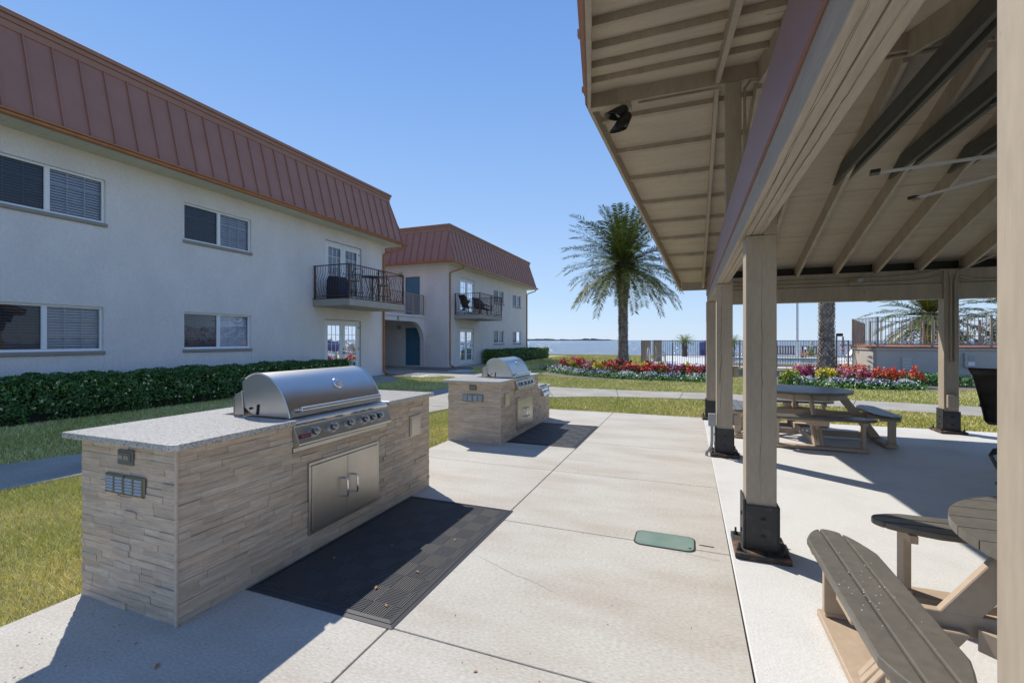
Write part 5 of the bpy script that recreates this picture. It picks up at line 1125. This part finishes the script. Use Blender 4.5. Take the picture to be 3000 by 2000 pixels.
# sign on the fence
S=thing('pool_sign','lilac pool rules sign hung on the picket fence beside the corner post','sign',(1.15,28.36,.75))
MB().prism([(.57,.62),(1.75,.55),(1.75,1.42),(.57,1.42)] and [(.56,.62),(1.80,.62),(1.80,1.38),(1.15,1.45),(.56,1.38)],lambda p,q,t:(p,t-.085*(p-.5),q),28.40,28.42).build('panel',M_sign,S,bevel=.004)
def stxt(body,size,x,z): return text_mesh('lettering',body,size,M_signtext,Matrix.Translation((x,28.397-.085*(x-.5),z))@Matrix.Rotation(R(-4.9),4,'Z')@Matrix.Rotation(R(90),4,'X'),S,.002)
stxt('POOL RULES',.125,1.18,1.30); stxt('NO LIFEGUARD',.115,1.18,1.10)
sl=MB()
for k in range(14): z=.94-.022*k; sl.box(.64,1.72,0,.002,z,z+.008)
for k in range(2): sl.box(.80,1.55,0,.002,1.19+.03*k,1.197+.03*k)
sl.v=[(x,28.396-.085*(x-.5)-y_,z) for x,y_,z in sl.v]; sl.build('small_print',M_signtext,S)
tag(MB().box(-2.35,-1.78,33.6,34.1,0,1.5).build('storage_cabinet',M_tanrail,bevel=.01),'tall tan storage cabinet behind the left end of the pool fence','cabinet')
t=thing('closed_umbrella','small white furled umbrella standing behind the corner of the pool fence','umbrella',(-2.45,30.2,0)); MB().lathe([(.0,.0),(.11,.05),(.12,.55),(.08,.85),(.03,1.0),(0,1.02)],(-2.42,30.4,.02),(0,0,1),12).build('canopy',M_white,t,smooth=True); MB().tube([(-2.42,30.4,1.02),(-2.42,30.4,1.18)],.012,6).build('pole',M_white,t)
M_alu=mat('aluminium_frame',(.42,.43,.44),.35,metal=.8,var=.1)
def metal_chair(lab,x,y,rz,z=0):
    T=thing('pool_chair',lab,'pool chair',(0,0,0),'metal chairs by the pool')
    for s_ in (-1,1): MB().tube([(s_*.26,.35,1.12),(s_*.26,.25,.45),(s_*.26,-.25,.45),(s_*.27,-.30,.02)],.018,6).build('frame',M_alu,T); MB().tube([(s_*.26,.28,.66),(s_*.28,-.28,.68),(s_*.27,-.30,.02)],.016,6).build('armrest',M_alu,T); MB().tube([(s_*.26,.25,.45),(s_*.27,.42,.02)],.018,6).build('leg',M_alu,T)
    MB().box(-.25,.25,-.25,.25,.44,.46).build('seat',M_galv,T); b=MB().beam((0,.26,.52),(0,.34,1.08),.5,.012,(0,1,0)); b.build('backrest',M_galv,T)
    T.location=(x,y,z); T.rotation_euler=(0,0,rz)
metal_chair('bare metal pool chair facing right behind the pool fence corner',-1.75,31.9,R(100)); metal_chair('bare metal pool chair between the first and second pavilion posts',2.75,30.9-1.5,R(80))
t=thing('flagpole','thin pale flagpole rising past the pavilion beam','flagpole',(7.38,38.6,0)); MB().tube([(7.38,38.6,0),(7.38,38.6,14)],[.11,.07],10).build('pole',M_white,t,smooth=True); MB().lathe([(.0,0),(.22,0),(.22,.05),(.12,.1),(0,.1)],(7.38,38.6,.0),(0,0,1),12).build('foot',M_galv,t)
def bench(lab,x,y):
    T=thing('slatted_bench',lab,'bench',(x,y,0),'slatted benches beyond the pool'); b=MB()
    for k in range(9): b.box(x-.75+.18*k,x-.75+.18*k+.10,y,y+.03,.45,.98)
    b.box(x-.8,x+.8,y-.01,y+.035,.98,1.05).box(x-.8,x+.8,y-.01,y+.035,.40,.46); b.build('backrest',M_wood,T); MB().box(x-.8,x+.8,y-.45,y,.40,.44).build('seat',M_wood,T)
    for s_ in (-1,1): MB().box(x+s_*.76-.03,x+s_*.76+.03,y-.45,y+.03,0,.66).build('leg',M_wood,T)
bench('red-brown slatted bench beyond the pool, left of the flagpole',6.95,40.5); bench('red-brown slatted bench beyond the pool, right of the flagpole',8.85,40.7)
def lounger(lab,x,y,rz,m,hi=.95):
    T=thing('pool_lounger',lab,'lounge chair',(0,0,0),'loungers beyond the pool'); b=MB(); b.beam((0,-.9,.38),(0,.3,.38),.6,.03).beam((0,.3,.38),(0,.75,hi),.6,.03,(0,-1,.5)); b.build('sling',m,T); b=MB()
    for s_ in (-1,1): b.tube([(s_*.3,-.9,.38),(s_*.3,.3,.38),(s_*.3,.75,hi)],.02,6).tube([(s_*.3,-.7,.38),(s_*.3,-.75,0)],.02,6).tube([(s_*.3,.25,.38),(s_*.3,.35,0)],.02,6)
    b.build('frame',M_chairframe,T); T.location=(x,y,0); T.rotation_euler=(0,0,rz)
lounger('tan sling lounger just left of the thick palm trunk',8.5,38.9,R(-95),M_sand2,1.15); lounger('white and pink towelled lounger right of the thick palm trunk',10.3,38.9,R(-80),M_white,.95); lounger('grey lounger near the raised deck corner beyond the pool',11.6,38.6,R(-90),M_galv,.75)
tag(MB().beam((10.0,38.5,.80),(10.35,38.45,1.0),.3,.06).build('beach_towel',M_pink,bevel=.015),'pink towel draped on the white lounger right of the thick palm trunk','towel')
# seated person beyond the pool (grey cap, green shirt)
def skin_body(name,pts,edges,m,parent):
    me=bpy.data.meshes.new(name); me.from_pydata([p[:3] for p in pts],edges,[]); o=bpy.data.objects.new(name,me); COL.objects.link(o); s_=o.modifiers.new('s','SKIN')
    for v,p in zip(me.skin_vertices[0].data,pts): v.radius=(p[3],p[3] if len(p)<5 else p[4])
    me.skin_vertices[0].data[0].use_root=True; u=o.modifiers.new('u','SUBSURF'); u.levels=1; u.render_levels=1; me.materials.append(m); o.parent=parent; return o
T=thing('person','seated person in a green shirt and pale cap reading beyond the pool','person',(0,0,0))
J=[(0,0,.50,.13,.15),(0,.06,.78,.12,.16),(0,.10,1.02,.10,.17),(0,.09,1.12,.05,.05),(0,.06,1.26,.085,.095),(-.18,.08,1.02,.055),(-.24,-.05,.80,.045),(-.12,-.28,.86,.035),(-.06,-.34,.88,.03),(.18,.08,1.02,.055),(.24,-.05,.80,.045),(.12,-.28,.86,.035),(.06,-.34,.88,.03),(-.10,-.05,.48,.085),(-.13,-.48,.50,.065),(-.13,-.52,.25,.05),(-.13,-.50,.06,.04),(-.13,-.64,.04,.035),(.10,-.05,.48,.085),(.13,-.48,.50,.065),(.13,-.52,.25,.05),(.13,-.50,.06,.04),(.13,-.64,.04,.035)]
Ed=[(0,1),(1,2),(2,3),(3,4),(2,5),(5,6),(6,7),(7,8),(2,9),(9,10),(10,11),(11,12),(0,13),(13,14),(14,15),(15,16),(16,17),(0,18),(18,19),(19,20),(20,21),(21,22)]
skin_body('body',J,Ed,M_skin,T)
skin_body('shirt',[(0,0,.52,.145,.17),(0,.06,.78,.14,.18),(0,.10,1.03,.115,.185),(-.19,.08,1.02,.075),(-.235,-.02,.86,.065),(.19,.08,1.02,.075),(.235,-.02,.86,.065)],[(0,1),(1,2),(2,3),(3,4),(2,5),(5,6)],M_shirt,T)
skin_body('shorts',[(0,0,.50,.15,.17),(-.10,-.05,.48,.10),(-.13,-.36,.50,.085),(.10,-.05,.48,.10),(.13,-.36,.50,.085)],[(0,1),(1,2),(0,3),(3,4)],M_pants,T)
MB().lathe([(0,.13),(.06,.12),(.10,.07),(.105,.02),(.0,.0)],(0,.06,1.27),(0,0,1),14).build('cap',M_hair,T,smooth=True)
MB().box(-.12,.12,-.42,-.35,.80,.98).build('book',M_white,T)
T.location=(8.42,39.3,.02); T.rotation_euler=(0,0,R(-70))
# raised deck with stucco wall, copper coping and railings
D=thing('raised_deck','raised stucco sun deck with terracotta coping behind the right flower bed','raised deck',(8,25.5,0))
DP=[(8.03,25.5),(24,25.5),(24,36),(10.6,36),(7.70,27.7)]
MB().prism(DP,lambda p,q,t:(p,q,t),-.05,1.04).build('wall',M_stucco2,D)
def grow(P,o): return [(P[0][0]-o,P[0][1]-o),(P[1][0]+o,P[1][1]-o),(P[2][0]+o,P[2][1]+o),(P[3][0]-o,P[3][1]+o),(P[4][0]-o,P[4][1])]
MB().prism(grow(DP,.05),lambda p,q,t:(p,q,t),1.041,1.14).build('wall_cap',M_stucco2,D,bevel=.01); MB().prism(grow(DP,.07),lambda p,q,t:(p,q,t),1.141,1.205).build('coping',M_brick,D,bevel=.008)
b=MB().box(8.93,9.31,25.46,25.499,.17,.77)
D2=b.build('louvre_vent',M_stucco2,D,bevel=.004); b=MB()
for k in range(8): b.prism([(25.459,.22+.065*k),(25.435,.20+.065*k),(25.435,.19+.065*k),(25.459,.20+.065*k)],lambda p,q,t:(t,p,q),8.96,9.28)
b.build('vent_slats',M_stucco,D2)
E_=thing('power_pedestal','beige outdoor power box on the raised deck wall','electrical box',(11.0,25.44,.4)); MB().box(11.1,11.45,25.36,25.49,.33,.95).build('box',M_stucco2,E_,bevel=.01); MB().box(11.2,11.42,25.345,25.36,.62,.86).build('cover',M_galv,E_,bevel=.005); MB().box(11.2,11.42,25.34,25.36,.40,.56).build('socket_plate',M_white,E_,bevel=.005)
picket_fence('deck_railing','taupe picket railing along the near edge of the raised deck',[(10.65,35.9),(7.74,27.75),(8.08,25.56),(20,25.56)],1.36,z=1.205,sp=.125,post_every=1.9)
picket_fence('deck_railing','second paler railing set farther back on the raised deck',[(9.6,31.5),(24,31.5)],1.36,z=1.205,sp=.42,post_every=2.6,r=.02)
t=thing('path_light','black post light by the left corner of the raised deck','post light',(7.35,28.9,0)); MB().tube([(7.35,28.9,0),(7.35,28.9,1.85)],.035,8).build('post',M_black,t); MB().box(7.35,7.62,28.84,28.96,1.70,1.86).build('lamp_head',M_black,t,bevel=.01)
for i,(u,v,l) in enumerate([(1785,1066,'short black garden spotlight left of the tall palm'),(1848,1070,'short black garden spotlight just right of the tall palm trunk'),(2353,1096,'black garden spotlight behind the magenta flowers in the right bed'),(2460,1084,'black garden spotlight right of the thick palm trunk')]):
    x,y=ground_at(u,v); T=thing('garden_spotlight',l,'garden light',(x,y,-.03),'garden spotlights in the beds'); MB().tube([(x,y,-.03),(x,y,.18)],.018,6).build('stake',M_black,T); MB().lathe([(0,0),(.05,.0),(.06,.14),(0,.14)],(x-.03,y,.17),(.4,.2,.8),10).build('lamp_head',M_black,T,smooth=True)
# marina: pier and moored boats far to the right
P_=thing('pier','long low grey pier on the bay beyond the raised deck','pier',(60,110,-.7)); b=MB(); b.box(28,150,108,110,.35,.62); b.build('deck',M_tanrail,P_); b=MB()
for k in range(48): x=28.5+2.55*k; b.box(x-.12,x+.12,107.8,108.1,-1.2,1.15 if k%3 else 2.2)
b.build('pilings',M_mulch,P_)
def boat(lab,x,y,L,mast,rot):
    T=thing('sailboat' if mast else 'motorboat',lab,'boat',(0,0,0),'boats moored at the pier'); b=MB(); n=10; vs=[];fs=[]
    for k in range(n+1):
        t=k/n; hw=.16*L*math.sin(math.pi*min(.5+t*.5,1))**.7 if t>.3 else .16*L*(.75+.25*t/.3); xx=-L/2+L*t; zz=.9+.5*t*t; vs+=[(xx,-hw,zz),(xx,-hw*.6,-.2),(xx,hw*.6,-.2),(xx,hw,zz)]
    for k in range(n):
        for j in range(3): fs.append((k*4+j,(k+1)*4+j,(k+1)*4+j+1,k*4+j+1))
        fs.append((k*4+3,(k+1)*4+3,(k+1)*4,k*4))
    b.add(vs,fs+[(0,1,2,3),tuple(n*4+j for j in (3,2,1,0))]).build('hull',M_boat,T)
    b=MB().box(-L*.25,L*.12,-.1*L,.1*L,.9,1.75); b.build('cabin',M_boat,T,bevel=.1); 
    if mast: MB().tube([(0,0,1.7),(0,0,mast)],.06,6).build('mast',M_galv,T); MB().tube([(0,0,2.3),(-L*.42,0,2.2)],.10,6).build('boom',M_navy,T)
    else: MB().box(-L*.28,L*.15,-.12*L,.12*L,2.7,2.8).build('canopy',M_navy,T); MB().box(-L*.2,-L*.19,-.1*L,.1*L,1.7,2.7).box(L*.1,L*.11,-.1*L,.1*L,1.7,2.7).build('canopy_posts',M_galv,T)
    T.location=(x,y,-.5); T.rotation_euler=(0,0,rot)
for x,y,L,m_,r_,l in [(47,104,7,0,.1,'white motorboat with a dark canopy at the pier, left of the palm crown'),(54,103,8,11,.2,'sailboat with a tall mast at the pier, left of the palm trunk'),(60,104,8,0,.0,'white motorboat with a dark canopy at the pier, just left of the far corner post'),(66,103,9,9.5,.1,'sailboat with a mast at the pier, just left of the far corner post'),(76,104,8,0,.2,'white motorboat at the pier right of the far corner post'),(83,104,9,12,.1,'sailboat at the pier near the right edge')]: boat(l,x,y,L,m_,r_)
